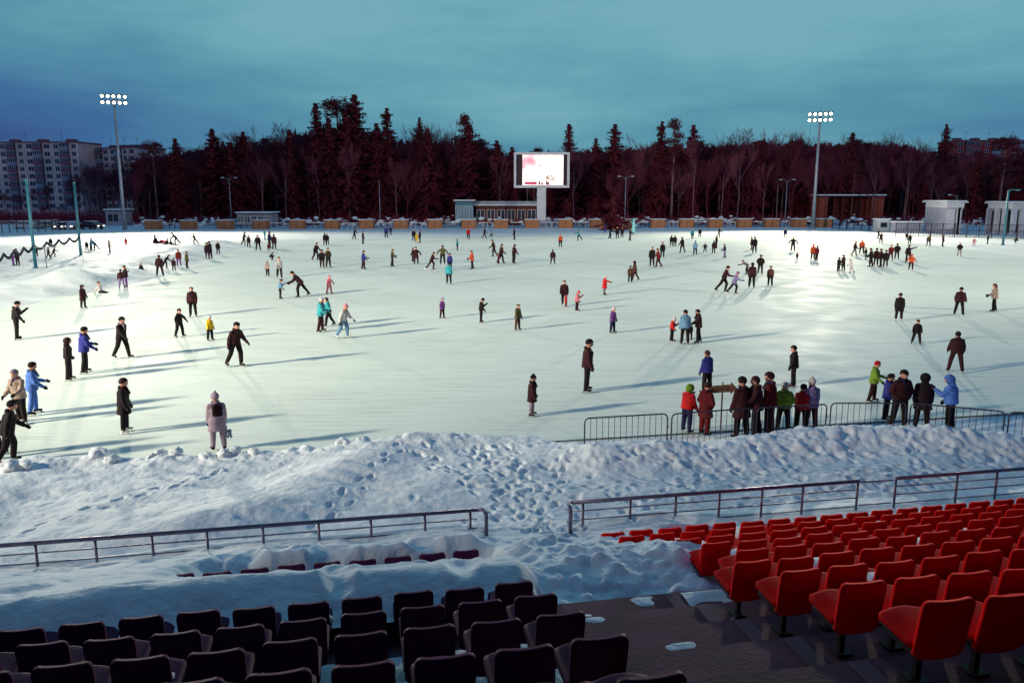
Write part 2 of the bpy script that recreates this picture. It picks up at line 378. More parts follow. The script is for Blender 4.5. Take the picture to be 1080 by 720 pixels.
def trail(u,v,du,dv,n):
    L_=math.hypot(du,dv); a=math.atan2(dv,du)
    for k in range(n):
        s_=1 if k%2 else -1; uu=u+du*k/n-s_*.12*dv/L_+rs.normal(0,.04); vv=v+dv*k/n+s_*.12*du/L_+rs.normal(0,.04)
        dimple(uu,vv,.14,.06,a+rs.normal(0,.15),.05+.03*rs.rand())
for (u,v,du,dv) in [(3.3,12.6,-.6,6.5),(3.0,12.9,2.0,5.6),(3.5,12.7,-2.2,6.6),(3.1,13,.6,6),(3.6,13.2,4.5,3.2),(7.5,14.3,9,1.2),(18,15,-9,2.1),(6,17,6,-1.8),(12,14.4,1.5,2.6),(9,14.2,-1,3.4),(15,14.3,2,1.7),(3.0,16,12,-.9),(-1,14.5,2,4.8),(-8,14.4,5,4.2),(20,14.6,-3,1.2)]:
    trail(u,v,du,dv,int(math.hypot(du,dv)/.36))
for i in range(260):
    if rs.rand()<.55: u,v=rs.uniform(4,20),rs.uniform(14.2,17.4)
    else: u,v=rs.normal(3.3,1.1),rs.uniform(13,19)
    dimple(u,v,.13+.04*rs.rand(),.07+.03*rs.rand(),rs.uniform(0.6,2.4),.02+.035*rs.rand())
for i in range(170):        # slumps on the seat snow
    u=rs.uniform(-12,4); v=rs.uniform(8.6,12.8); dimple(u,v,.22+.15*rs.rand(),.14+.1*rs.rand(),rs.uniform(0,3),.03+.05*rs.rand())
ct,st=math.cos(TH),math.sin(TH)
snowbank=grid_mesh(U*ct-V*st,U*st+V*ct,Z,'snow_bank',M['snow']); S(snowbank)
def bank_z(X,Y):
    u,v=inv_uv(X,Y); j=int(round((v-v_[0])/GS)); i=int(round((u-u_[0])/GS))
    if 0<=j<len(v_) and 0<=i<len(u_): return float(Z[j,i])
    return 0.0
def surf_z(X,Y):
    u,v=inv_uv(X,Y)
    if v<20.5: return max(0.0,bank_z(X,Y))
    return ground_z(X,Y)
# loose clods on the ice edge
def clod(seed):
    b_=bmesh.new(); bmesh.ops.create_icosphere(b_,subdivisions=3,radius=1); r_=np.random.RandomState(seed); o=r_.rand(3)*50
    for v in b_.verts:
        n=fbm(np.array([v.co.x*1.4+o[0]+v.co.z]),np.array([v.co.y*1.4+o[1]-v.co.z]),4)[0]; n2=fbm(np.array([v.co.x*3.5+o[1]]),np.array([v.co.z*3.5+v.co.y*2+o[0]]),3)[0]; v.co*= (1+1.3*n+.8*n2); v.co.z*=.72
    me=bpy.data.meshes.new('snow_clod'); b_.to_mesh(me); b_.free(); me.polygons.foreach_set('use_smooth',[True]*len(me.polygons)); me.materials.append(M['snow']); return me
clods=[clod(i) for i in range(5)]
def put_clod(x,y,r,label,group=None):
    X_,Y_=gp(x,y,.15); o=link('snow_clod',clods[rs.randint(5)]); o.location=(X_,Y_,surf_z(X_,Y_)+r*.25); o.scale=(r,r*.9,r); o.rotation_euler=(0,0,rs.rand()*6)
    tag(o,label,'snow clod',group)
put_clod(373,470,.26,'largest lumpy snow clod on the rink edge, below the centre left of the ice')
put_clod(362,476,.20,'smaller snow clod touching the left side of the largest clod')
put_clod(382,474,.17,'round snow clod touching the right side of the largest clod')
for i,(x,y,r) in enumerate([(268,483,.16),(248,484,.14),(236,486,.15),(218,487,.17),(186,487,.15),(171,486,.14),(160,489,.12),(105,490,.24),(118,493,.16),(12,505,.22),(28,503,.18)]):
    put_clod(x,y,r,'small rounded snow clod lying along the near left edge of the ice','snow clods along the near edge of the ice')
# ================================================================== GRANDSTAND
st_=empty('grandstand',(0,0,0),0,'dark concrete stepped terrace carrying the seat rows in the foreground','grandstand')
rows={}          # row index -> v of the seat backs; 0 is the row by the rail (red) / buried on the left
vk=[12.42-PIT*i for i in range(13)]
t=MB(); U0,U1=-24,30
prof=[]
for i in range(len(vk)):
    v=vk[i]; z=zfloor(v); a=v+.50; b2=v-PIT+.50
    if i==0: a=RV+.35
    prof.append((b2,a,z))
for (b2,a,z) in prof:
    p=[uv(U0,b2,z),uv(U1,b2,z),uv(U1,a,z),uv(U0,a,z)]
    lo=z-.5 if a<RV else -.3
    q=[uv(U0,b2,lo),uv(U1,b2,lo),uv(U1,a,lo),uv(U0,a,lo)]
    t.add(p+q,[(0,1,2,3),(3,2,6,7),(7,6,5,4),(1,0,4,5),(0,3,7,4),(2,1,5,6)])
t.build('terrace',M['conc'],st_)
# lighter kerb slabs bounding the aisle
for i in range(4,11):
    v=vk[i]; z=zfloor(v)
    for uu in (3.86,):
        s_=MB(); c=uv(uu,v+.06,0); s_.box((c.x,c.y,z+.012),(.16,.80,.03),TH); s_.build('kerb_slab',M['slab'],st_,bevel=.006)
# thin snow caught on the treads under the seats
for i in range(0,11):
    v=vk[i]; z=zfloor(v)
    for (ua,ub,cov) in ((-8,1.72,.95),(4.0,13,.40),(1.8,3.76,-.2 if i<6 else -.6)):
        if ub<10 and i<5 and not (ub>3 and i==4): continue
        if ub>10 and i>8: continue
        if ub>10 and i>4: continue
        uu,vv=np.meshgrid(np.arange(ua,ub,.05),np.arange(v-.42,v+.505,.045))
        hh=z+.06*np.clip(fbm(uu*1.6+i*7,vv*2.2,3)*3+cov*1.1,-.12,1)*ss(v-.42,v-.33,vv)*ss(v+.50,v+.40,vv)*ss(ub,ub-.15,uu)-.004
        S(grid_mesh(uu*math.cos(TH)-vv*math.sin(TH),uu*math.sin(TH)+vv*math.cos(TH),hh,'tread_snow',M['snow']))
uu,vv=np.meshgrid(np.arange(1.8,4.2,.04),np.arange(7.2,9.9,.04))
# ---- seats
def shell(w,h,curve,th,rc,nx=9,nz_=14,flare=0):
    """rounded rectangular shell, outward bowed; local x across, z up, y thickness"""
    m=MB(); fr=[];bk=[]
    for j in range(nz_+1):
        tz=j/nz_; z=h*(tz if tz<.5 else 1-.5*((1-tz)/.5)**1.6)
        # corner rounding
        e=0
        if z>h-rc: e=rc-math.sqrt(max(0,rc*rc-(z-(h-rc))**2))
        if z<rc*.6: e=max(e,rc*.6-math.sqrt(max(0,(rc*.6)**2-(rc*.6-z)**2)))
        ww=w*(1-flare*(1-tz))-2*e
        for i in range(nx+1):
            tx=i/nx*2-1; x=tx*ww/2; y=-curve*(1-tx*tx)
            lip=.010 if (i in (0,nx) or j==nz_) else 0
            fr.append((x,y+lip*1.0,z)); bk.append((x,y-th,z))
    n=len(fr); vs=fr+bk; fs=[]; W=nx+1
    for j in range(nz_):
        for i in range(nx):
            a=j*W+i; fs.append((a,a+1,a+W+1,a+W)); fs.append((n+a+W,n+a+W+1,n+a+1,n+a))
    for i in range(nx): fs.append((i+1,i,n+i,n+i+1)); a=nz_*W+i; fs.append((a,a+1,n+a+1,n+a))
    for j in range(nz_): a=j*W; fs.append((a,a+W,n+a+W,n+a)); a=j*W+nx; fs.append((a+W,a,n+a,n+a+W))
    m.add(vs,fs); return m
bkm=shell(.455,.50,.020,.030,.055,flare=.05)
T=Matrix.Translation((0,0,.32))@Matrix.Rotation(R(9),4,'X')
backv=MB(); backv.add([T@Vector(v) for v in bkm.v],bkm.f)
back_me=backv.mesh('backrest',True)
pm=shell(.455,.44,.03,.03,.06)
T=Matrix.Translation((0,-.01,.40))@Matrix.Rotation(R(-86),4,'X')
panv=MB(); panv.add([T@Vector((v[0],v[1],v[2])) for v in pm.v],pm.f); pan_me=panv.mesh('seat_pan',True)
br=MB(); br.box((0,.18,.19),(.05,.05,.38)); br.box((0,.17,.365),(.34,.30,.03)); br.box((-.19,.19,.362),(.03,.36,.05)); br.box((.19,.19,.362),(.03,.36,.05)); br.box((0,.18,.012),(.16,.16,.024)); br_me=br.mesh('bracket')
def mcopy(me,m):
    q=me.copy(); q.materials.clear(); q.materials.append(m); return q
def pan_snow(seed):
    r_=np.random.RandomState(seed); b_=bmesh.new(); bmesh.ops.create_icosphere(b_,subdivisions=3,radius=1); o=r_.rand(2)*40
    for v in b_.verts:
        n=fbm(np.array([v.co.x*1.3+o[0]]),np.array([v.co.y*1.3+o[1]]),3)[0]; v.co.x*=.19*(1+n); v.co.y*=.17*(1+n); v.co.z*=.045*(1+n)
        v.co.y+=.20; v.co.z+=.385
    me=bpy.data.meshes.new('snow_patch'); b_.to_mesh(me); b_.free(); me.polygons.foreach_set('use_smooth',[True]*len(me.polygons)); me.materials.append(M['snow']); return me
PS=[pan_snow(i) for i in range(4)]
SM={}
for k,mm_ in (('red','redseat'),('dark','darkseat')):
    SM[k]=(mcopy(back_me,M[mm_]),mcopy(pan_me,M[mm_]),mcopy(br_me,M['bracket']))
ORD='first second third fourth fifth sixth seventh eighth ninth tenth eleventh twelfth thirteenth fourteenth fifteenth sixteenth seventeenth eighteenth nineteenth twentieth twenty-first twenty-second twenty-third twenty-fourth twenty-fifth twenty-sixth'.split()
rsn=random.Random(5)
def seat(kind,u,i,label,group):
    v=vk[i]; z=zfloor(v); p=uv(u,v,z)
    r=empty('stadium_seat',p,TH+rsn.uniform(-.015,.015),label,'seat',group)
    r.scale=(.89 if kind=='dark' else .95,1,1)
    for nme,me in zip(('backrest','seat_pan','bracket'),SM[kind]):
        o=link(nme,me,r)
        if nme=='backrest': o.rotation_euler.x=rsn.uniform(-.02,.03)
    if (kind=='red' and i<7 and rsn.random()<.6) or (kind=='dark' and rsn.random()<.55):
        o=link('snow_patch',PS[rsn.randrange(4)],r); o.scale=(rsn.uniform(.7,1.1),1,rsn.uniform(.7,1.4)); o.rotation_euler.z=rsn.uniform(-.15,.15)
ulen={8:1.55,7:1.55,6:1.55,5:1.55,4:1.55,3:1.55,2:1.55,1:1.55}
names_left={9:'row nearest the camera',8:'second row from the camera',7:'third row from the camera',6:'fourth row from the camera',5:'fifth row from the camera',4:'sixth row up',3:'seventh row up',2:'eighth row up',1:'row nearest the left handrail'}
for i,uL in {9:-3.4,8:-4.4,7:-5.6,6:-6.8,5:-7.8,4:-8.8,3:-9.9,2:-10.5,1:-5.2}.items():
    k=0; u=1.49
    while u>uL:
        if not (i in(2,3,4) and u>(-6.8 if i==4 else -7.4)):
            if i<5: lab='dark seat half sunk in snow, %s from the aisle, %s'%(ORD[k],names_left[i])
            else: lab='dark purple seat, %s from the aisle, %s'%(ORD[k],names_left[i])
            seat('dark',u+(.0 if i%2 else .02),i,lab,'dark seats of the left block')
        u-=.52; k+=1
names_right={0:'front row by the handrail',1:'second row behind the handrail',2:'third row behind the handrail',3:'fourth row behind the handrail',4:'fifth row behind the handrail',5:'sixth row behind the handrail',6:'seventh row behind the handrail',7:'second row from the camera',8:'row nearest the camera'}
for i,(ua,ub) in {0:(4.17,13.2),1:(4.17,12.4),2:(4.17,11.6),3:(4.17,10.8),4:(4.17,10.0),5:(4.17,9.2),6:(4.17,8.4),7:(4.17,7.6),8:(4.17,6.8)}.items():
    k=0; u=ua
    while u<ub:
        if not (i in(2,3,4) and u<4.4):
            seat('red',u,i,'red plastic seat, %s from the aisle, %s'%(ORD[k],names_right[i]),'red seats of the right block')
        u+=.52; k+=1
# ---- unseen roof, added to keep sky light off the near rows
rf=empty('added_shade_roof',uv(2,-3,11.2),TH,'added unseen flat roof shading the near seat rows, above and behind the viewer','roof')
a=MB(); a.box((0,0,0),(70,17,.4)); a.build('shade_slab',M['dark'],rf)
for k in range(8): a=MB(); a.box((-33+66*k/7,-7.8,-4),(.4,.4,8)); a.build('column',M['dark'],rf)
a=MB(); a.box((0,-8.3,-4.5),(70,.3,9)); a.build('rear_wall',M['dark'],rf)
# ---- handrails
def rail_run(ua,ub,posts,label,endu,bars=(.17,.34,.52)):
    r=empty('handrail',uv((ua+ub)/2,RV,.5),0,label,'handrail')
    inv=Matrix.Translation(-r.location)
    def P(u,v,z): return inv@uv(u,v,z)
    a=MB(); a.tube([P(ua,RV,RTOP),P(ub,RV,RTOP)],.036,10); a.build('top_rail',M['rail'],r,True)
    for h in bars:
        a=MB(); a.tube([P(ua,RV,RTOP-h),P(ub,RV,RTOP-h)],.012,6); a.build('crossbar',M['rail'],r,True)
    for u in posts:
        a=MB(); a.tube([P(u,RV,.3),P(u,RV,RTOP-.03)],.024,8); a.build('post',M['rail'],r,True)
    if endu is not None:      # U shaped return at the gap
        s=1 if endu==ub else -1
        a=MB(); a.tube([P(endu,RV,RTOP),P(endu+.10*s,RV-.02,RTOP+.01),P(endu+.12*s,RV-.25,RTOP+.03),P(endu+.12*s,RV-.30,RTOP-.02),P(endu+.12*s,RV-.30,.4)],.034,8)
        a.tube([P(endu+.12*s,RV-.3,RTOP-.35),P(endu+.1*s,RV,RTOP-.35)],.02,6); a.build('end_return',M['rail'],r,True)
    return r
def u_at(x,y,v):
    d=ray(x,y); dv=-math.sin(TH)*d[0]+math.cos(TH)*d[1]; t=v/dv; du=math.cos(TH)*d[0]+math.sin(TH)*d[1]; return du*t
uL=[u_at(x,0.0*x+575-.0725*x,RV) for x in (-24,37,100,160,218,277,336,391,448)]
eL=u_at(503,539,RV); rail_run(uL[0]-6,eL,uL+[eL-.12],'long grey handrail before the dark seats, ending at the trodden gap',eL)
sR=u_at(604,531,RV)
uR=[u_at(x,531-(x-604)*.0735,RV) for x in (615,665,713,759,804,847,905)]
rail_run(sR,uR[-1]+.02,uR,'grey handrail with crossbars above the red seats, starting at the trodden gap',sR)
uR2=[u_at(x,531-(x-604)*.0735,RV) for x in (945,1010,1052,1098,1140)]
rail_run(uR2[0],uR2[-1],uR2,'grey handrail section at the far right, beyond the little gate',None)
gt=empty('rail_gate',uv((uR[-1]+uR2[0])/2,RV,.9),0,'low light gate closing the space between the two right handrails','gate')
inv=Matrix.Translation(-gt.location)
a=MB(); a.tube([inv@uv(uR[-1]+.06,RV,RTOP-.03),inv@uv(uR2[0]-.06,RV,RTOP-.03)],.016,6); a.tube([inv@uv(uR[-1]+.06,RV,RTOP-.5),inv@uv(uR2[0]-.06,RV,RTOP-.5)],.014,6); a.build('gate_frame',M['rail'],gt,True)
# ================================================================== crowd barriers
def bar_pt(x,y,zt=1.05): return Vector((*gp(x,y,zt),0))
bars_=[((616,441),(705,436),'leftmost crowd barrier, standing alone at the end of the row'),
 ((708,436.5),(796,430),'crowd barrier in front of the two people in red jackets'),
 ((798,430),(873,426),'crowd barrier in front of the olive jacket and the red child'),
 ((876,425),(957,425),'crowd barrier in front of the man in a cap'),
 ((960,425),(1061,434),'crowd barrier in front of the dark hood and the light blue jacket'),
 ((1064,434),(1150,441),'crowd barrier cut off by the right edge of the picture')]
for (a_,b_,lab) in bars_:
    A=bar_pt(*a_);B=bar_pt(*b_); mid=(A+B)/2; L_=(B-A).length; rz=math.atan2(B.y-A.y,B.x-A.x)
    zb=min(surf_z(A.x,A.y),surf_z(B.x,B.y),.1)
    r=empty('crowd_barrier',(mid.x,mid.y,0),rz,lab,'barrier','crowd barriers at the rink side')
    h=L_/2-.02; zt=1.05; m=MB(); rr=.12
    path=[(-h,0,.12),(-h,0,zt-rr)]+[(-h+rr-rr*math.cos(t),0,zt-rr+rr*math.sin(t)) for t in np.linspace(.3,PI/2,4)]+[(h-rr+rr*math.sin(t),0,zt-rr+rr*math.cos(t)) for t in np.linspace(0,PI/2-.3,4)]+[(h,0,zt-rr),(h,0,.12)]
    m.tube(path,.019,8,lat=(0,1,0)); m.tube([(-h,0,.18),(h,0,.18)],.017,6); m.build('frame',M['barrier'],r,True)
    m=MB(); n=int(L_/.155)
    for k in range(1,n): m.tube([(-h+2*h*k/n,0,.19),(-h+2*h*k/n,0,zt-.01)],.008,5)
    m.build('uprights',M['barrier'],r)
    for s in (-1,1):
        m=MB(); m.box((s*(h-.25),0,.05),(.05,.55,.03)); m.box((s*(h-.25),0,.11),(.03,.03,.12)); m.build('foot',M['barrier'],r)
    m=MB(); m.tube([(h,0,.75),(h+.035,0,.75),(h+.035,0,.68)],.009,6); m.tube([(h,0,.4),(h+.035,0,.4),(h+.035,0,.33)],.009,6); m.build('hook',M['barrier'],r)
# arrow sign
X_,Y_=gp(761,418,1.15); X_,Y_=gp(760,452,0)
r=empty('arrow_sign',(X_,Y_,0),R(4),'wooden arrow sign on a post pointing right, between the red jacket and the dark coats','sign')
m=MB(); m.tube([(0,0,-.05),(0,0,1.35)],.022,8); m.build('post',M['wood2'],r,True)
m=MB(); o_=[(-.36,.0),(.22,.02),(.22,-.05),(.40,.13),(.22,.31),(.22,.24),(-.36,.20)]
m.add([(x,-.045,z+1.05) for x,z in o_]+[(x,-.022,z+1.05) for x,z in o_],[tuple(range(7)),tuple(range(13,6,-1))]+[(i,7+i,7+(i+1)%7,(i+1)%7) for i in range(7)]); m.build('arrow_board',M['wood2'],r)
m=MB()
for k in range(6): m.box((-.30+.085*k,-.049,1.165),(.045,.006,.05 if k%2 else .035))
m.build('faded_lettering',mat('faded_paint','#3f2c26',.8),r)
# ================================================================== PEOPLE
CLO={'k':'#14070c','k2':'#1d0c13','m':'#300c13','br':'#4a2a22','dr':'#5c0a10','r':'#b01418','or':'#b4451c','pk':'#c06a78','v':'#6a3a7c','w':'#b9b2b0','be':'#9a8478',
 'n':'#1b1c44','b':'#2a2c78','lb':'#4f74c0','g':'#5c7a1c','ol':'#454222','y':'#d0a818','t':'#1f7f88','c':'#2f8f98','gr':'#5c5560','pg':'#8d7a86','gb':'#5b7f9a','lil':'#7a6a94','cam':'#6f8a2a'}
def V3(*a): return Vector(a)
def rotX(a): return Matrix.Rotation(a,3,'X')
POSES={ # lean, side, legL(fwd,side,knee), legR, armL(fwd,side,elbow,twist), armR, headpitch
 'stand': (2,0,(2,4,3),(-2,4,3),(6,9,15),(4,9,12),5),
 'stand2':(3,0,(6,5,6),(-6,5,6),(22,10,50),(14,12,35),8),
 'pocket':(2,0,(3,5,4),(-3,5,4),(-2,24,55),(-2,24,55),8),
 'phone': (5,0,(2,5,4),(-2,5,4),(38,2,88),(10,8,20),18),
 'wide':  (6,0,(8,10,10),(-5,10,10),(12,16,20),(8,17,22),8),
 'glide': (13,0,(14,5,20),(-10,7,20),(20,14,30),(-18,14,12),6),
 'stride':(18,0,(24,4,34),(-28,10,10),(-28,10,15),(36,10,45),4),
 'lean':  (38,0,(18,3,22),(-30,12,3),(30,-4,35),(24,-4,30),10),
 'bend':  (55,0,(20,6,26),(2,6,24),(62,4,20),(55,6,20),0),
 'tee':   (5,0,(8,7,8),(-6,6,10),(6,48,12),(8,44,14),4),
 'point': (2,0,(2,6,3),(-2,6,3),(8,10,15),(66,30,4),2),
 'raise': (2,0,(4,6,3),(-4,6,3),(8,12,15),(20,108,6),2),
 'walk':  (6,0,(16,3,8),(-14,3,14),(-22,7,14),(24,7,24),5),
 'sit':   (-12,0,(82,12,12),(84,14,22),(-30,18,8),(-32,18,8),0),
 'crouch':(42,0,(92,10,118),(78,10,105),(48,10,35),(48,10,35),5),
}
def skeleton(pose,kid):
    lean,side,lL,lR,aL,aR,hp=POSES[pose]
    sk=1.0 if not kid else .93
    th,sh=(.43,.42) if not kid else (.40,.38)
    J={}; hip=V3(0,0,0)
    up=Matrix.Rotation(R(side),3,'Y')@Matrix.Rotation(-R(lean),3,'X')
    tl=.50 if not kid else .47
    J['hip']=hip; J['waist']=up@V3(0,0,.17); J['chest']=up@V3(0,.01,.36); J['neck']=up@V3(0,.0,tl); 
    hm=Matrix.Rotation(-R(lean*.45+hp),3,'X')
    J['hm']=hm; J['head']=J['neck']+hm@V3(0,.02,.155)
    J['up']=up
    sw=.165 if not kid else .145
    for s,a in ((-1,aL),(1,aR)):
        fw,sd,el=a
        shd=up@V3(s*sw,0,tl-.105)
        d=Matrix.Rotation(s*-R(sd),3,'Y')@Matrix.Rotation(R(fw),3,'X')@V3(0,0,-1)
        d2=Matrix.Rotation(s*-R(sd*.5),3,'Y')@Matrix.Rotation(R(fw+el),3,'X')@V3(0,0,-1)
        if pose=='pocket': d2=(V3(-s*.55,.45,-.65)).normalized()
        if pose in('tee','raise') and sd>50: d2=Matrix.Rotation(s*-R(sd),3,'Y')@Matrix.Rotation(R(fw+el),3,'X')@V3(0,0,-1)
        k='L' if s<0 else 'R'
        ua,fa=(.28,.25) if not kid else (.24,.21)
        J['sh'+k]=shd; J['el'+k]=shd+d*ua; J['wr'+k]=J['el'+k]+d2*fa; J['hd'+k]=d2
    for s,a in ((-1,lL),(1,lR)):
        fw,sd,kn=a; k='L' if s<0 else 'R'
        h=V3(s*.095,0,-.02)
        d=Matrix.Rotation(s*-R(sd),3,'Y')@Matrix.Rotation(R(fw),3,'X')@V3(0,0,-1)
        d2=Matrix.Rotation(s*-R(sd*.8),3,'Y')@Matrix.Rotation(R(fw-kn),3,'X')@V3(0,0,-1)
        J['hp'+k]=h; J['kn'+k]=h+d*th; J['an'+k]=J['kn'+k]+d2*sh; J['sd'+k]=d2
        f=V3(0,1,0); f=(f-d2*f.dot(d2)*.6); f.normalize(); f=Matrix.Rotation(s*-R(10 if sd<12 else 25),3,'Z')@f
        J['ft'+k]=f
    mz=min(J['anL'].z,J['anR'].z)-.145
    if pose=='sit': mz=-.13
    for k,v in J.items():
        if isinstance(v,Vector) and k[:2] not in('hd','sd','ft'): J[k]=v-V3(0,0,mz)
    return J
MESH={}
def limb2(m,a,b,c,r0,r1,r2,n=10):
    m.cap(a,b,r0,r1,n); m.cap(b,c,r1,r2,n)
def meshes(pose,coat,kid,hatk):
    key=(pose,coat,kid)
    if key not in MESH:
        J=skeleton(pose,kid); hs=1.0 if not kid else .98
        hr=.107*hs
        D={}
        # body: one continuous figure
        m=MB(); up=J['up']; H=J['head']; hm=J['hm']
        m.ball(H,(hr*.92,hr*1.08,hr*1.25),14,10,T=hm); m.ball(H+hm@V3(0,.035,-.055),(hr*.62,hr*.72,hr*.62),10,7,T=hm)
        m.cap(H+hm@V3(0,.10*hs,-.005),H+hm@V3(0,.118*hs,-.03),.012,.017,6)
        m.ball(H+hm@V3(0,.098,-.06),(.026,.012,.009),6,5)
        for s in(-1,1): m.ball(H+hm@V3(s*hr*.95,0,-.01),(.012,.02,.032),6,5)
        m.cap(J['neck']-up@V3(0,0,.06),H-hm@V3(0,.01,.06),.058,.052)
        m.tube([J['hip']-up@V3(0,0,.10),J['hip'],J['waist'],J['chest'],J['neck']-up@V3(0,0,.04)],[(.12,.09),(.155,.105),(.135,.095),(.155,.105),(.09,.06)],14,lat=up@V3(1,0,0))
        for k in'LR':
            m.cap(J['sh'+k],J['chest'],.055,.08); limb2(m,J['sh'+k],J['el'+k],J['wr'+k],.05,.04,.029)
            m.cap(J['wr'+k],J['wr'+k]+J['hd'+k]*.07,.026,.030,8)
            limb2(m,J['hp'+k],J['kn'+k],J['an'+k],.085,.055,.042)
            m.cap(J['an'+k],J['an'+k]+J['ft'+k]*.10-V3(0,0,.02),.040,.028,8)
        D['body']=remesh(m,'person_body',.016,3)
        # trousers
        m=MB()
        m.tube([J['waist'],J['hip'],J['hip']-up@V3(0,0,.09)],[(.165,.125),(.185,.14),(.15,.125)],14,lat=up@V3(1,0,0))
        for k in'LR': limb2(m,J['hp'+k],J['kn'+k],J['an'+k]+(J['kn'+k]-J['an'+k])*.10,.114,.088,.072)
        D['trousers']=remesh(m,'trousers',.02,3)
        # jacket
        m=MB()
        hem={'short':.05,'mid':.16,'long':.36,'puffy':.10}[coat]; pf={'puffy':1.30,'long':1.24,'mid':1.2,'short':1.12}[coat]
        down=up@V3(0,0,-1)
        if pose in('sit','crouch'): hem=min(hem,.08)
        if hem>.3: dn=V3(0,0,-1)
        else: dn=down
        hb=J['hip']+dn*hem
        fl=1+.55*max(0,hem-.05)
        pts=[hb,J['hip']+dn*hem*.5,J['hip'],J['waist'],J['chest'],J['neck']-up@V3(0,0,.055),J['neck']+up@V3(0,.01,.02)]
        rad=[(.185*fl*pf,.145*fl*pf),(.187*pf,.146*pf),(.182*pf,.142*pf),(.168*pf,.135*pf),(.172*pf,.140*pf),(.125,.105),(.082,.080)]
        m.tube(pts,rad,16,lat=up@V3(1,0,0))
        for k in'LR':
            m.cap(J['sh'+k],J['neck']-up@V3(0,0,.05),.072*pf,.075); m.cap(J['sh'+k],J['chest'],.074*pf,.11*pf); limb2(m,J['sh'+k],J['el'+k],J['wr'+k]-J['hd'+k]*.02,.074*pf,.064*pf,.050*pf)
        # folded hood / collar at the nape
        m.ball(J['neck']+up@V3(0,-.075,-.01),(.105,.06,.075),10,7,T=up)
        if coat=='puffy':
            for q in(.1,.3,.5,.7,.9):
                c=J['hip'].lerp(J['neck'],q*.85); m.tube([c-up@V3(0,0,.03),c,c+up@V3(0,0,.03)],[(.22,.17),(.245,.19),(.22,.17)],16,lat=up@V3(1,0,0))
        D['jacket']=remesh(m,'jacket',.021,3)
        # hats
        def hats():
            o={}
            q=MB(); q.ball(H+hm@V3(0,-.008,.035),(hr*1.08,hr*1.22,hr*1.18),14,10,T=hm); o['beanie']=q
            q=MB(); q.ball(H+hm@V3(0,-.008,.035),(hr*1.08,hr*1.22,hr*1.18),14,10,T=hm); q.ball(H+hm@V3(0,-.02,.035+hr*1.33),.042,8,6); o['pompom']=q
            q=MB(); q.ball(H+hm@V3(0,-.03,.012),(hr*1.38,hr*1.38,hr*1.5),14,10,T=hm); q.cap(H+hm@V3(0,-.04,-.06),J['neck']+V3(0,-.03,0),.11,.10); o['hood']=q
            q=MB(); q.ball(H+hm@V3(0,-.012,.045),(hr*1.04,hr*1.16,hr*1.0),14,10,T=hm); q.add([H+hm@V3(x,y,z) for x,y,z in[(-.07,.09,.06),(.07,.09,.06),(.05,.18,.045),(-.05,.18,.045),(-.07,.09,.045),(.07,.09,.045),(.05,.18,.03),(-.05,.18,.03)]],[(0,1,2,3),(7,6,5,4),(0,3,7,4),(1,5,6,2),(2,6,7,3),(1,0,4,5)]); o['cap']=q
            q=MB(); q.ball(H+hm@V3(0,-.018,.022),(hr*1.04,hr*1.12,hr*1.2),14,10,T=hm); o['hair']=q
            q=MB(); q.ball(H+hm@V3(0,-.018,.022),(hr*1.06,hr*1.14,hr*1.22),14,10,T=hm); q.cap(H+hm@V3(0,-.07,-.02),H+hm@V3(0,-.10,-.26),.085,.05); o['longhair']=q
            return o
        D['hats']={}
        for hk,q in hats().items():
            # keep the face opening: clip verts in front of the brow
            me=remesh(q,hk,.018,2)
            b_=bmesh.new(); b_.from_mesh(me)
            kill=[]
            fy={'beanie':.03,'pompom':.03,'hood':.055,'cap':.02,'hair':.045,'longhair':.045}[hk]
            iv=hm.inverted()
            for v in b_.verts:
                l=iv@(v.co-H)
                if l.y>fy and l.z<.045 and l.z>-.14: kill.append(v)
                elif hk in('beanie','pompom','cap') and l.z<-.04: kill.append(v)
            bmesh.ops.delete(b_,geom=list(set(kill)),context='VERTS'); b_.to_mesh(me); b_.free()
            D['hats'][hk]=me
        # eyes
        D['eyes']=[]
        for s in(-1,1):
            q=MB(); q.ball(H+hm@V3(s*.036,.088*hs,.008),(.014,.010,.009),8,6); me=q.mesh('eye',True); me.materials.append(M['eye']); D['eyes'].append(me)
        # gloves: palm, four fingers, thumb
        D['gloves']=[]
        for k in'LR':
            q=MB(); d=J['hd'+k]; s=-1 if k=='L' else 1
            sx=V3(0,1,0) if abs(d.y)<.8 else V3(0,0,1); a=(sx-d*sx.dot(d)).normalized(); nrm=d.cross(a)*(-s)
            w0=J['wr'+k]; q.tube([w0-d*.02,w0+d*.03,w0+d*.09,w0+d*.10],[(.030,.030),(.042,.026),(.048,.024),(.044,.018)],10,lat=a)
            for f,(o_,ln) in enumerate([(.036,.062),(.013,.072),(-.011,.067),(-.034,.05)]):
                p0=w0+d*.088+a*o_; p1=p0+d*ln*.5+nrm*.008; p2=p1+(d*.8+nrm*.6)*ln*.5; q.cap(p0,p1,.0135,.0125,6); q.cap(p1,p2,.0125,.010,6)
            p0=w0+d*.03+a*.034; p1=p0+(a*.75+d*.65)*.04; p2=p1+(d*.9+a*.2+nrm*.3)*.035; q.cap(p0,p1,.017,.014,6); q.cap(p1,p2,.014,.011,6)
            D['gloves'].append(remesh(q,'glove',.009,1))
        # skates and boots
        D['skates']=[];D['boots']=[]; D['blades']=[]
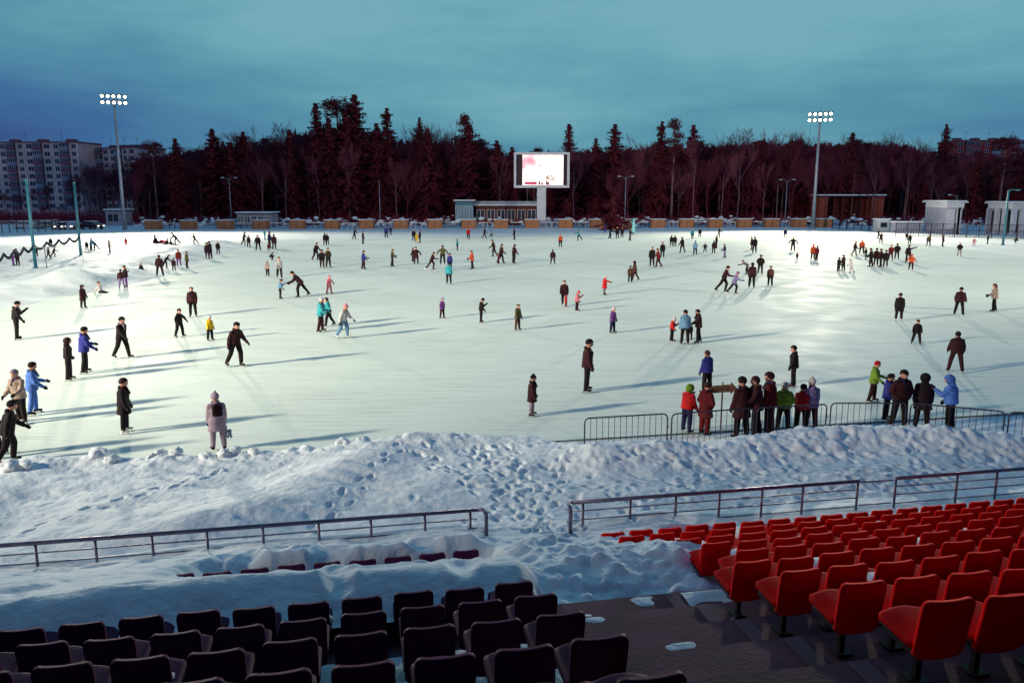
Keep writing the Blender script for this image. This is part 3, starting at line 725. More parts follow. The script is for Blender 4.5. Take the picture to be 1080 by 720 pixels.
        for k in'LR':
            f=J['ft'+k]; dn=J['sd'+k]; an=J['an'+k]; side_=f.cross(dn).normalized()
            q=MB(); q.cap(an-dn*.11,an+dn*.02,.062,.058,10); q.cap(an+dn*.035-f*.03,an+dn*.045+f*.15,.050,.038,10); q.ball(an+dn*.04+f*.10,(.047,.05,.045))
            me=remesh(q,'skate_boot',.014,2); D['skates'].append(me)
            q=MB(); z0=an+dn*.085; 
            def P(y,z): return z0+f*y+dn*z
            for yy in(-.05,.14): q.add([P(yy-.025,0)-side_*.012,P(yy+.025,0)-side_*.012,P(yy+.015,.04)-side_*.005,P(yy-.015,.04)-side_*.005,P(yy-.025,0)+side_*.012,P(yy+.025,0)+side_*.012,P(yy+.015,.04)+side_*.005,P(yy-.015,.04)+side_*.005],[(0,1,2,3),(7,6,5,4),(0,4,5,1),(1,5,6,2),(2,6,7,3),(3,7,4,0)])
            q.tube([P(-.10,.042),P(.2,.042),P(.225,.03)],[(.004,.014),(.004,.014),(.003,.006)],6,lat=side_)
            me=q.mesh('blade'); me.materials.append(M['steel']); D['blades'].append(me)
        for me in [D['trousers'],D['jacket']]+D['gloves']+D['skates']+list(D['hats'].values()): me.materials.append(M['cloth'])
        D['body'].materials.append(M['skin'])
        D['J']=J
        zs=[v.co.z for v in D['body'].vertices]; D['h']=max(max(zs)+.03,0)
        if kid: D['h']+=.01
        MESH[key]=D
    return MESH[key]
FACE={'B':0,'L':90,'F':180,'R':-90,'BL':45,'BR':-45,'FL':135,'FR':-135}
rp=random.Random(11)
def person(x,y,h,pose,face,jc,tc_,hat,hc,label,coat='short',kid=False,group=None,skate='k',extra=None,z=None,Y=None,glove='k'):
    X_,Y2=gp(x,y,0.0)
    zz=surf_z(X_,Y2)
    if zz>.02: X_,Y2=gp(x,y,zz); zz=surf_z(X_,Y2)
    D=meshes(pose,coat,kid,hat)
    sc=h*depth(Y2,zz)/F/D['h']
    rz=R(FACE[face]+rp.uniform(-12,12))-math.atan2(X_,Y2)
    p=link('person',D['body']); p.location=(X_,Y2,zz-.004); p.rotation_euler=(0,0,rz); p.scale=(sc*1.09,sc*1.09,sc)
    tag(p,label,'person',group)
    def ch(n,me,col):
        o=link(n,me,p); c=lin(CLO[col] if col in CLO else col); j=rp.uniform(.85,1.15); o.color=(c[0]*j,c[1]*j,c[2]*j,1); return o
    ch('jacket',D['jacket'],jc); ch('trousers',D['trousers'],tc_)
    ch({'hair':'hair','longhair':'hair'}.get(hat,{'hood':'hood','cap':'cap'}.get(hat,'hat')),D['hats'][hat],hc)
    for i in(0,1):
        s=ch('skate' if skate!='none' else 'boot',D['skates'][i],'k' if skate=='none' else skate)
        if skate!='none' : o=link('blade',D['blades'][i],s)
        if h>10: ch('glove',D['gloves'][i],glove)
        if h>=26 and face not in('B',): link('eye',D['eyes'][i],p)
    J=D['J']
    if h>=30 and hat not in('hood','longhair') and rp.random()<.6:
        q=MB(); c=J['neck']+J['up']@V3(0,.01,.015); q.tube([c+J['up']@V3(.085*math.cos(t),.08*math.sin(t),.012*math.sin(3*t)) for t in np.linspace(0,2*PI,13)],.034,8,caps=False)
        q.cap(c+J['up']@V3(.03,.09,-.01),c+J['up']@V3(.05,.165*1.1,-.20),.030,.026,8)
        me=q.mesh('scarf',True); me.materials.append(M['cloth']); ch('scarf',me,rp.choice(['gr','dr','k2','pg','n','br']))
    if extra=='backpack':
        q=MB(); up=J['up']; c=J['chest']+up@V3(0,-.20,-.06)
        q.box((0,0,0),(.26,.13,.36)); q.box((0,-.075,-.06),(.20,.05,.18))
        me=q.mesh('bp'); b_=bmesh.new(); b_.from_mesh(me); bmesh.ops.bevel(b_,geom=b_.edges[:],offset=.03,segments=3,affect='EDGES'); b_.to_mesh(me); b_.free(); me.name='backpack'; me.materials.append(M['cloth'])
        o=ch('backpack',me,'m'); o.location=c
        q=MB()
        for s in(-1,1): q.tube([c+V3(s*.10,.06,.16),J['neck']+V3(s*.10,-.10,-.03),J['neck']+V3(s*.115,.03,-.02),J['chest']+V3(s*.13,.15,-.05)],.018,6)
        me=q.mesh('straps',True); me.materials.append(M['cloth']); s=ch('strap',me,'k'); 
    if extra=='redbag':
        pass
    return p
P_=person
# ---- nearest skaters
P_(12,489,69,'glide','R','k','k','beanie','k','man in black bent forward, striding right at the left edge, nearest of all the skaters',coat='mid')
P_(-5,482,62,'walk','R','gr','k','beanie','k','person in dark clothes almost wholly cut off by the left edge of the picture')
P_(23,446,59,'stand2','FL','be','k','beanie','pg','person in a beige jacket and grey knitted hat beside the light blue suit',coat='mid')
P_(37,437,57,'stand2','R','lb','lb','beanie','k','person in a light blue suit and dark hat at the left edge of the rink',coat='mid')
P_(74,401,46,'pocket','R','k2','k2','hood','m','hooded youngster in dark clothes holding on to the navy jacket',coat='short')
P_(91,393.5,50,'stand2','R','b','k','beanie','k','person in a blue jacket and black hat steering the hooded youngster',coat='mid')
P_(130,378,45,'walk','FR','k','k','beanie','k','dark skater in mid stride between the blue jacket and the yellow child',coat='mid')
P_(133,456.5,60,'stand','R','k','k','beanie','m','woman in a long dark red-black coat with white skates, alone in the left foreground',coat='long',skate='w')
P_(231,475,63,'stand','B','pg','pg','pompom','pg','woman in grey coat seen from behind with dark red backpack, at the snow edge',coat='long',extra='backpack',skate='none')
P_(19,358,41,'phone','R','k','k','beanie','k','person in black with hands before the chest, alone at the far left of the ice',coat='short')
P_(190,355.5,31,'tee','FR','k','k','beanie','m','dark-dressed child with arms held out, left of the yellow jacket',kid=True)
P_(204,334,32,'stand','F','m','k','hair','br','broad adult in a dark maroon jacket standing up-ice of the child in yellow',coat='puffy')
P_(222,359,27,'stand','FR','y','k','beanie','w','child in a bright yellow jacket and pale hat',kid=True,coat='mid')
P_(249.5,387,49,'glide','FR','m','k','beanie','k','skater in a dark maroon jacket with bent knees, right of the yellow child',coat='short')
P_(317,313.5,28,'lean','L','m','k','beanie','k','big dark skater leaning far over to the left with one leg stretched behind',coat='mid')
P_(339,350,37,'stand2','R','c','m','beanie','w','taller of the two girls in turquoise jackets, with brown trousers',coat='mid')
P_(347,344,31,'walk','L','c','k','hair','k','shorter girl in a turquoise jacket and black leggings, dark hair',coat='short')
P_(363,357,37,'glide','FR','w','gb','pompom','pk','girl in a white jacket, pink hat and blue jeans right of the turquoise pair',coat='short',skate='w')
P_(347.5,310,20,'tee','FR','pk','pk','beanie','pk','small child in a pink suit with arms stretched out',kid=True)
P_(296,315,21,'phone','R','gb','k2','beanie','k','child in a grey-blue jacket directly left of the big leaning skater',kid=True)
P_(295,293.5,23,'walk','F','w','k','hair','k','person in a cream white jacket and black trousers',coat='mid')
P_(282.5,291,16,'stand','FL','be','k','hood','be','child in a beige hooded jacket left of the cream white jacket',kid=True,coat='mid')
P_(466.5,335.5,22,'pocket','FR','v','m','pompom','lil','child in a violet jacket and brown trousers alone in the middle of the ice',kid=True,coat='mid')
P_(507.5,340,26,'phone','R','k','k','pompom','k','child in black and white sportswear reaching forward, centre of the ice',kid=True)
P_(546,348,28,'stand','FR','ol','br','cap','ol','boy in an olive brown jacket and cap, right of the reaching child',coat='mid')
P_(561,438.5,45,'stand','R','m','pg','pompom','k','girl in a dark coat, pale leggings and pompom hat, alone before the barrier row',coat='long')
P_(619,413,57,'stand','R','m','k','beanie','k','tall slim man in a maroon coat, alone in the middle foreground of the ice',coat='mid')
P_(595,323,28,'walk','F','m','k','hair','k','adult in a dark brown jacket walking with a child in red in front',coat='mid')
P_(596.5,323.5,13,'stand','R','r','r','beanie','r','tiny child in red held in front of the brown jacket',kid=True)
P_(608.5,328,22,'phone','R','pk','m','beanie','r','child in a coral jacket pointing right, right of the adult in brown',kid=True,coat='mid')
P_(637.5,311,21,'point','R','r','gr','beanie','w','child in a bright red coat with one arm stretched to the right',kid=True,coat='long')
P_(646,351,28,'stand','FR','v','n','pompom','w','child in a pink and violet jacket with a white hat',kid=True,coat='mid')
P_(708.5,360,26,'phone','R','r','k','pompom','w','child in a red and white jacket beside the group of three',kid=True)
P_(722,363,37,'stand','B','gb','k','beanie','k','person in a pale grey-blue jacket seen from behind, middle of the group',coat='mid')
P_(727.5,358.5,19,'stand','B','k','k','beanie','k','small child in black half hidden between the two adults of the group',kid=True)
P_(736,361.5,36,'stand2','L','m','k','beanie','k','person in a dark patterned jacket, right of the pale jacket',coat='mid')
P_(664.5,298,18,'stand','B','br','k','beanie','k','person in a tan brown jacket, left of a leaning pair',coat='mid')
P_(669.5,296,21,'walk','L','br','m','hood','k','person in a brown jacket with a black fur hood, right of a leaning pair',coat='mid')
P_(763,308,28,'stride','R','m','k','beanie','k','man in a dark jacket pushing off while reaching to the lilac jacket',coat='short')
P_(774,310,24,'stride','R','lil','k','beanie','v','girl in a lilac and white jacket gliding right beside the dark man',coat='mid')
P_(788,289,15,'bend','L','gr','k','hair','k','person bending down behind the tall dark couple',coat='short')
P_(792.5,303.5,27,'stand','B','m','k','longhair','k','person in a maroon coat with long dark hair, back to the camera',coat='mid')
P_(801.5,289.5,21,'pocket','B','k','k','beanie','k','broad person in black behind the maroon coat',coat='puffy')
P_(812,302,22,'stand','F','br','k','beanie','k','slim person in brown standing alone right of the dark couple')
P_(947.5,338.5,30,'stand','B','k','k','beanie','k','person in a knee-long black coat on the right half of the ice',coat='long',skate='w')
P_(1011,332.5,30,'wide','B','m','k','beanie','k','broad person in a dark jacket with arms away from the body, near the right edge',coat='puffy')
P_(1047.5,328.5,30,'stand2','L','be','k','longhair','br','woman in a beige jacket with long brown hair at the right edge of the ice',coat='mid')
P_(966,363,27,'wide','F','k2','k','beanie','k','child in dark clothes with legs apart, below the black coat',kid=True,coat='mid')
P_(1007,392.5,44,'wide','B','m','m','hair','k','heavy person in a dark maroon jacket with one leg out, above the light blue jacket',coat='puffy')
P_(836,408,45,'stand','L','k','k','beanie','k','slim person in black standing on the ice beyond the barrier group',coat='mid')
P_(745,415,47,'stand','BL','b','k','hair','br','child in a big bright blue jacket beyond the red jackets',coat='puffy')
# ---- people at the barrier
P_(724,456,52,'phone','BR','r','n','hood','g','person in red jacket and lime green hood at the left of the barrier group',coat='puffy',skate='none')
P_(743,459,58,'pocket','BR','dr','dr','beanie','m','person in a long plain red coat next to the wooden arrow sign',coat='long',skate='none')
P_(781,463,68,'stand','BL','m','k','beanie','k','woman in a long dark red-black coat right of the wooden arrow sign',coat='long',skate='none')
P_(796,462,68,'stand2','L','m','k','hair','m','person in dark red with hands together, second in the dark trio',coat='mid',skate='none')
P_(810,460,70,'stand','L','dr','m','beanie','m','tallest of the dark red trio, standing beside the olive jacket',coat='mid',skate='none')
P_(825,456,55,'pocket','B','cam','k','beanie','w','person in an olive green jacket and patterned pale hat',coat='puffy',skate='none')
P_(844,455,52,'stand2','B','r','k','beanie','k','child in a bright red jacket and black hat between olive and lilac jackets',kid=True,coat='puffy',skate='none')
P_(854,455,58,'stand','BL','lil','m','pompom','w','person in lilac jacket and pale hat, right end of the left barrier group',coat='mid',skate='none')
P_(920,424,45,'stand2','R','cam','m','beanie','r','child in a lime camouflage jacket and red-striped hat on the ice side',coat='mid')
P_(934,443,51,'pocket','R','b','k','beanie','k','person in a violet-blue jacket half hidden by the man in the cap',coat='mid',skate='none')
P_(947,452,65,'pocket','FR','m','k','cap','k','big man in a dark red jacket and cap, hands in pockets at the barrier',coat='puffy',skate='none')
P_(971,452,60,'stand','B','k2','k','hood','k','person in a long black coat with the hood up, alone at the barrier',coat='long',skate='none')
P_(1000,455,61,'phone','L','lb','k','hood','lb','person in a light blue hooded jacket holding up a phone at the barrier',coat='puffy',skate='none')
# ---- middle distance, left
P_(86,302,25,'stand','FR','m','k','hood','k','adult in a long dark hooded coat standing at the edge of the left snow ridge',coat='long')
P_(105,297,12,'sit','FR','w','k','beanie','k','child in a pale jacket lying back on the left snow ridge',kid=True)
P_(133,297,23,'stand','L','m','v','beanie','k','right one of an embracing pair at the snow ridge, purple-grey trousers',coat='mid')
P_(128,297,21,'raise','B','m','lil','hair','k','left one of an embracing pair at the snow ridge, one arm pointing left',coat='short')
P_(150,286,10,'sit','R','k','k','beanie','w','child in black with a white hat sitting on the left snow ridge',kid=True)
P_(169,291,23,'wide','B','m','k','hair','k','person in a maroon jacket with legs apart at the end of the snow ridge')
P_(175,284,15,'lean','R','k','k','beanie','k','dark figure leaning right behind the wide-legged maroon jacket')
P_(183,276.5,14,'stand','B','m','k','hair','k','person in dark maroon, left of the trio by the snow ridge',coat='mid')
P_(189,281,18,'stand','F','dr','v','beanie','m','person in dark red with violet trousers, middle of the trio by the snow ridge',coat='mid')
P_(197,276.5,18,'stand','R','ol','k','beanie','k','person in a black and olive jacket, right of the trio by the snow ridge',coat='mid')
P_(219,272,17,'stand','F','k2','m','hood','k','left one of a dark pair standing close together',coat='long')
P_(222,272.5,18.5,'stand','BL','k2','k','beanie','k','right one of a dark pair standing close together',coat='mid')
P_(206,259.5,11.5,'stride','L','k2','m','beanie','k','small dark figure running on the snow beyond the dark pair')
P_(186,258,13,'lean','L','k','k','beanie','k','dark figure bending over the sledging children')
P_(181,258.5,6,'sit','R','k','k','beanie','k','tiny dark child sitting right in the snow behind the ridge',kid=True)
P_(176,257.5,6.5,'sit','L','k','k','beanie','k','tiny dark child sitting left in the snow behind the ridge',kid=True)
P_(165,257,9,'sit','R','k','m','beanie','k','child in black sitting on the red sledge',kid=True)
P_(133,259,9,'stand','F','r','r','hood','r','tiny child in an all red suit on the snow, left of the sledge',kid=True,coat='long')
P_(116,266,13,'stand','L','be','k','hood','be','child in beige on the left snow, below the large floodlight mast',kid=True,coat='mid')
P_(92,265,11,'stand','F','k','k','beanie','k','dark child, leftmost of three beside the second turquoise pole',kid=True)
P_(96.5,265,13.5,'stand2','R','gb','k','beanie','gr','grey-blue child, middle of three beside the second turquoise pole',kid=True)
P_(101,264,12,'lean','L','t','n','beanie','gr','teal child leaning over, rightmost of three beside the second turquoise pole',kid=True)
P_(54,262,11,'stand','F','k','k','beanie','k','dark figure seen just above the rope garland')
P_(51.5,273,12,'walk','R','k','k','hair','k','dark child left of two skating behind the net frame',kid=True)
P_(57,271,11,'stride','R','m','k','beanie','k','maroon child right of two skating behind the net frame',kid=True)
P_(38.5,271.5,12,'stand','F','k','k','hood','gr','dark child right beside the first turquoise pole',kid=True)
P_(14.5,281.5,13.5,'phone','L','v','v','beanie','v','child in a violet snowsuit holding an adult at the far left',kid=True)
P_(19,279.5,18,'stand','BL','m','k','beanie','k','adult in maroon next to the child in violet at the far left',coat='mid')
P_(230,263.5,14,'stand','F','k','k','hair','k','slim figure in black alone between the dark pair and the far rink edge',coat='mid')
P_(257.5,258.5,14,'glide','R','k','k','hair','k','dark skater walking ahead of a maroon child near the snow-roofed kiosk')
P_(262.5,261,13,'stand','F','m','k','beanie','m','maroon child behind the dark skater near the snow-roofed kiosk',kid=True)
P_(272.5,264.5,17,'wide','F','k','k','hair','k','dark figure with straight legs apart, below the snow-roofed kiosk')
P_(279.5,253.5,11.5,'stand','R','t','t','beanie','t','small figure in turquoise at the far rink edge')
P_(284.5,262,18,'stand2','R','n','m','beanie','k','navy and maroon adult in a dark cluster right of the turquoise figure',coat='mid')
P_(289.5,263.5,16.5,'stand','B','m','k','hair','k','maroon adult at the right of a dark cluster',coat='mid')
P_(283.5,265,9,'stand','F','dr','m','beanie','m','small red child in front of a dark cluster',kid=True)
P_(285,274.5,8.5,'crouch','R','k','k','beanie','k','crouching child in black above the beige hooded child',kid=True)
P_(333.5,274.5,19,'glide','FR','k','k','hair','k','slim dark skater, leftmost of the three at left centre',coat='short')
P_(340,283,20,'walk','F','k','m','hood','k','dark hooded skater, middle of the three at left centre',coat='mid')
P_(346.5,282,21,'pocket','FR','ol','k2','hair','k','grey-olive jacket, rightmost of the three at left centre',coat='mid')
P_(343,259,13.5,'stand','B','k','k','hair','k','left one of a distant dark pair above the three at left centre')
P_(345.5,258.5,12,'stand','B','k2','k','beanie','k','right one of a distant dark pair above the three at left centre')
P_(374,252.5,12.5,'glide','R','k','k','beanie','k','distant dark skater, upper left of two in single file')
P_(383,257.5,13.5,'stand','R','k','k','beanie','k','distant dark skater, lower right of two in single file')
P_(383.5,284,20,'stand2','R','b','m','beanie','k','skater with a blue jacket bending slightly forward, left of centre',coat='mid')
P_(407.5,251.5,13.5,'stand','F','b','n','beanie','n','blue figure, left one of a distant pair beyond the blue jacket')
P_(412,248.5,10,'stand','F','n','n','beanie','n','navy figure, right one of a distant pair beyond the blue jacket',coat='mid')
P_(414,281,18.5,'stand2','R','ol','k','beanie','ol','skater in an olive jacket with forearms forward, left of centre',coat='short')
P_(436.5,254.5,13,'stand','F','k','k','hair','k','dark adult on the left of the yellow child far away')
P_(439.7,256,10.5,'stand','F','y','y','beanie','y','tiny yellow child between two dark adults far away',kid=True)
P_(443,256.5,14,'stand','L','k','k','longhair','k','dark adult on the right of the yellow child far away')
P_(439,279,19,'tee','F','m','m','beanie','k','maroon skater with outspread arms holding a smaller one',coat='long')
P_(435.5,276,15,'stand','R','m','k','beanie','k','smaller dark skater close behind the outspread arms',kid=True)
P_(455.5,284.5,19,'stride','R','m','m','beanie','br','dark brown skater pushing off, left of the olive brown jacket',coat='mid')
P_(467,279,20.5,'tee','B','ol','k','hair','br','olive brown jacket with arms spread, seen from behind',coat='short')
P_(474.5,285,18,'stand','F','b','k','hood','n','blue hooded figure right behind the turquoise jacket')
P_(473.5,299.5,23,'stand','B','c','k','hair','n','person in a turquoise jacket and black trousers at the centre of the ice',coat='mid')
P_(482.5,264,12.5,'stand','L','t','k','beanie','k','small dark teal child above the brown and orange jacket',kid=True)
P_(498,284,20,'stand2','L','or','k','hair','k','skater in a brown-orange jacket near the middle',coat='mid')
P_(494,252.5,12.5,'walk','F','r','m','beanie','r','distant small figure in red left of the big screen column',coat='mid')
P_(511,251.5,11.5,'walk','R','k','m','beanie','m','distant dark skater between the red figure and the screen column')
P_(518,250.5,7,'crouch','F','w','k','beanie','k','tiny pale crouching child far away before the screen column',kid=True)
P_(542.5,253,12.5,'stand','L','k','k','hair','k','distant figure in black just left of the screen column')
P_(521,270.5,18,'glide','L','m','m','hair','k','maroon skater leaning, leftmost of three at the middle')
P_(528.5,278,21,'walk','R','m','k','hair','m','maroon adult pushing a small child, second of three at the middle',coat='mid')
P_(526,278.5,12,'stand','L','dr','m','beanie','k','small dark child in front of the second maroon adult',kid=True)
P_(542,278,20.5,'wide','BR','m','k','hair','m','broad-shouldered maroon jacket, rightmost of three at the middle',coat='short')
P_(583,279,16,'wide','B','m','k','hair','k','lone maroon skater below the screen column with arms out a little',coat='mid')
P_(591,261,14,'stand','F','or','k','beanie','r','small figure in orange and black right of the screen column')
P_(610.5,254,12,'stride','L','t','n','hair','k','distant skater in dark teal pushing off, right of the screen column')
P_(638,246,7,'stand','F','b','n','beanie','b','tiny blue child under the dark rounded spruce',kid=True)
P_(643,251.5,11,'bend','R','n','k','beanie','k','bending navy figure in front of the dark rounded spruce')
P_(651,252,13,'stand','F','k','k','hair','k','black figure in the middle in front of the dark rounded spruce')
P_(656,251,11.5,'stand','F','k','k','beanie','k','black figure to the right in front of the dark rounded spruce')
P_(664.5,254,13.5,'stand2','R','k','m','beanie','br','dark brown figure right of the dark rounded spruce')
P_(687.5,281,21,'stand','F','k','k','hair','k','slim figure in black, left of the red jacket at right centre',coat='mid')
P_(694,282,20,'walk','L','dr','m','beanie','dr','skater in a red jacket between two in black at right centre',coat='mid')
P_(698.5,272,17,'stand','F','k','k','beanie','k','slim figure in black right behind the red jacket at right centre')
P_(708,260,12,'stand','B','k','k','beanie','k','left one of a distant black pair above the red jacket')
P_(711.7,260.5,12.5,'stand','B','k','k','hair','m','right one of a distant black pair above the red jacket')
P_(719.5,266.5,16.5,'wide','BL','k','k','hair','k','dark skater with spread legs right of the distant black pair')
P_(730,252.5,11.5,'walk','F','t','n','hair','k','far teal skater near the plank booths, right centre')
P_(738,250.5,10.5,'stand','F','k','k','beanie','k','far small black figure near the plank booths, right centre')
P_(733,269,15.5,'stand','B','gb','n','beanie','c','child in a light blue jacket with a long shadow',kid=True,coat='mid')
P_(743.5,266.5,10.5,'tee','B','k','k','beanie','k','small black child with arms out, right of the light blue child',kid=True)
P_(752.5,267.5,14,'stand','B','m','k','hair','k','dark adult, lower left of a tight bunch of three')
P_(755.5,262,14,'stand','L','k','k','beanie','w','dark adult, upper right of a tight bunch of three')
P_(758,250.5,11,'glide','R','k','k','beanie','k','dark figure farthest up-ice of a tight bunch of three')
P_(764,272,15,'stand2','L','n','lil','hair','k','child in a navy jacket with pale pink leggings',kid=True)
P_(795.5,267,17.5,'stand','B','k','k','hair','k','nearer one of a dark pair in the bright ice at right')
P_(792.5,263.5,14,'stand','L','m','k','beanie','k','farther one of a dark pair in the bright ice at right')
P_(828,252,11.5,'stand','F','n','n','beanie','n','distant navy figure beneath the right floodlight mast')
P_(836,265.5,16,'tee','F','k','k','hair','k','black skater with arms hanging out, below the right floodlight mast')
P_(840.5,275,9.5,'stand','F','br','k','beanie','k','tiny brown child right below the black skater',kid=True)
P_(857,274.5,17,'stand','B','or','k','beanie','or','person in orange-red on the left of a couple in the glare',coat='mid')
P_(861,275,16,'pocket','BR','dr','k','hair','m','person in dark red on the right of a couple in the glare',coat='mid')
P_(884,287,16,'stand','BR','k','k','hair','k','left one of a dark pair next to the pale child',coat='short')
P_(889,286,17.5,'stand','BL','m','k','hair','k','right one of a dark pair next to the pale child',coat='short')
P_(897.5,288,15.5,'glide','L','w','w','beanie','w','child in a pale white-grey suit in the glare at right',kid=True)
P_(901,270,15.5,'walk','R','m','gr','hair','m','maroon figure, leftmost of the long group at right',coat='puffy')
P_(908.5,268,15.5,'wide','F','or','k','hair','or','figure in a tan orange jacket in the long group at right')
P_(913,273.5,12.5,'phone','L','k','k','beanie','k','small black child below the tan orange jacket',kid=True)
P_(918,281.5,20,'stand2','L','k','k','hair','k','black figure, first of the four standing close together at right',coat='mid')
P_(923.5,280.5,19,'stand','B','m','k','beanie','k','maroon figure, second of the four standing close together at right',coat='mid')
P_(928.5,281.5,19.5,'stand','L','m','k','hair','m','maroon figure, third of the four standing close together at right',coat='mid')
P_(933.5,282,18.5,'stand','B','k','k','beanie','k','black figure, last of the four standing close together at right',coat='mid')
P_(926,251,10.5,'stand','R','k','k','hair','k','far black figure, left one of a pair behind the long group')
P_(928.8,257,12,'tee','F','m','k','hair','m','far maroon figure, right one of a pair behind the long group')
P_(939,275,17,'stand2','F','dr','m','beanie','r','figure with a red hat in the right part of the long group')
P_(945.5,273.5,17,'pocket','B','k','k','hair','k','wide black jacket in the right part of the long group',coat='puffy')
P_(957.5,277,19,'raise','B','k','m','beanie','k','black figure holding an arm out behind the orange child')
P_(960.5,284.5,17,'tee','B','or','m','beanie','or','child in an orange snowsuit with a long shadow',kid=True,coat='mid')
P_(956,253.5,9,'stand','F','m','k','beanie','k','left one of a far dark pair above the orange child')
P_(959,258,11,'stand','F','k','k','hair','k','right one of a far dark pair above the orange child')
P_(979,260,12.5,'wide','F','ol','k','hair','k','dark olive figure standing alone before the low white wall')
P_(994,260,13,'stand','R','k','k','hair','k','slim black figure standing before the kiosk with the porch')
P_(1011.5,270.5,15,'pocket','F','k','pg','beanie','w','figure in black with pale boots at the far right of the ice')
P_(1027,259.5,8.5,'tee','F','pk','pk','beanie','pk','tiny child in pink on the snow at the far right',kid=True)
P_(1041.5,257.5,10.5,'stand','L','k','k','hair','k','dark figure beside the right street pole')
P_(1073,257,7,'crouch','L','m','k','beanie','k','maroon child crouching in the snow near the right edge',kid=True)
# things they have with them
X_,Y_=gp(167,257.5); z_=surf_z(X_,Y_)
m=MB(); m.tube([(.75*math.cos(t),.5*math.sin(t),0) for t in np.linspace(0,2*PI,17)],.2,8,caps=False)
o=m.build('snow_tube',mat('red_rubber','#b01c22',.4),None,True); o.location=(X_+.4,Y_-.2,z_+.2); tag(o,'red inflatable sledge with a child in black on it, behind the snow ridge','sledge')
hp_=None
for q in list(C.objects):
    if q.get('label','').startswith('woman in grey coat seen from behind'): hp_=q
D=meshes('stand','long',False,'pompom'); sc=hp_.scale[0]
wl=hp_.matrix_basis@(D['J']['wrR']+D['J']['hdR']*.09)
r=empty('ice_skates',(wl.x+.05,wl.y-.03,wl.z-.28),0,'pair of grey skates dangling on laces from the hand of the woman in grey','skates')
for i,s in enumerate((-.05,.06)):
    q=MB(); q.cap((s,0,.08),(s,0,-.02),.05,.05); q.cap((s,.0,-.03),(s+.03,.12,-.05),.045,.035); me=remesh(q,'skate_boot',.014,2); me.materials.append(M['cloth']); o=link('skate_boot',me,r); o.color=lin('#8d93a6'); o.rotation_euler=(R(-35),0,R(20*i))
    q=MB(); q.box((s+.01,.05,-.115),(.006,.26,.03)); o=q.build('blade',M['steel'],r); o.rotation_euler=(R(-35),0,R(20*i))
q=MB(); q.tube([(0,0,.08),(0.0,.01,.27)],.006,5); q.build('laces',M['white'],r)
for q in list(C.objects):
    if q.get('label','').startswith('person in a light blue hooded jacket holding'): hp_=q
D=meshes('phone','puffy',False,'hood'); wl=hp_.matrix_basis@(D['J']['wrL']+D['J']['hdL']*.12)
m=MB(); m.box((0,0,0),(.075,.012,.15)); m.box((0,-.0075,0),(.066,.003,.135)); o=m.build('smartphone',M['dark'],None,bevel=.002); o.location=wl; o.rotation_euler=(R(25),0,hp_.rotation_euler.z+PI); tag(o,'black smartphone held up by the light blue jacket at the barrier','phone')
# ================================================================== FLOODLIGHT MASTS
def mast(x,ybase,Y,h,az,label,power,tgt,inview=True,pos=None,nl=5):
    X_,Y_=(xat(x,Y,0),Y) if pos is None else pos
    r=empty('floodlight_mast',(X_,Y_,ground_z(X_,Y_)-.1),az,label,'floodlight mast','floodlight masts around the rink')
    m=MB(); m.tube([(0,0,0),(0,0,h*.5),(0,0,h)],[.34,.26,.15],12); m.build('mast_pole',M['mast'],r,True)
    m=MB(); m.tube([(0,0,0),(0,0,.25)],.55,12); m.box((0,-.33,1.4),(.3,.12,.6)); m.build('base_flange',M['mast'],r)
    m=MB()
    for z in(h-1.15,h-.1): m.box((0,.05,z),(4.0,.14,.14))
    m.box((-1.8,.05,h-.7),(.1,.1,1.3)); m.box((1.8,.05,h-.7),(.1,.1,1.3)); m.tube([(0,0,h),(0,0,h+1.6)],.03,5)
    m.build('crossarm',M['mast'],r)
    for z in(h-1.15,h-.1):
        for k in range(nl):
            xx=-1.8+3.6*k/(nl-1)
            T_=Matrix.Translation((xx,.35,z))@Matrix.Rotation(R(-24),4,'X')
            f_=MB(); f_.box((0,0,0),(.66,.36,.58),0,0,T_); fo=f_.build('floodlight',M['dark'],r,bevel=.03)
            l2=MB(); l2.tube([T_@Vector((0,.17,0)),T_@Vector((0,.20,0))],.24,12); l2.build('lens',M['lens'],fo)
    L_=bpy.data.lights.new('mast_lamp','SPOT'); L_.energy=power; L_.color=(1.0,.92,.72); L_.shadow_soft_size=1.2 if inview else 2.2; L_.specular_factor=.4; L_.spot_size=R(112 if inview else 75); L_.spot_blend=.75 if inview else 1.0
    lo=bpy.data.objects.new('mast_lamp',L_); C.objects.link(lo); lo.parent=r; lo.location=(0,.9,h-.7)
    d=Vector(tgt)-Vector((X_,Y_,h)); q=d.to_track_quat('-Z','Y'); lo.rotation_mode='QUATERNION'; lo.rotation_quaternion=Matrix.Rotation(-az,3,'Z').to_quaternion()@q
    return r
PW=1.0
mast(132,243,144.8,23.4,R(205),'tall floodlight mast with blazing lamps rising left, beside the apartment block',190e3*PW,(-30,75,0))
mast(857,241,150,20.9,R(160),'tall floodlight mast with blazing lamps rising on the right, before the brown pavilion',190e3*PW,(35,80,0))
mast(0,0,0,24,R(-65),'floodlight mast beside the left end of the grandstand, outside the picture',480e3*PW,(4,74,0),pos=(-62,-5),inview=False)
mast(0,0,0,24,R(62),'floodlight mast beside the right end of the grandstand, outside the picture',240e3*PW,(28,80,0),pos=(88,16),inview=False)
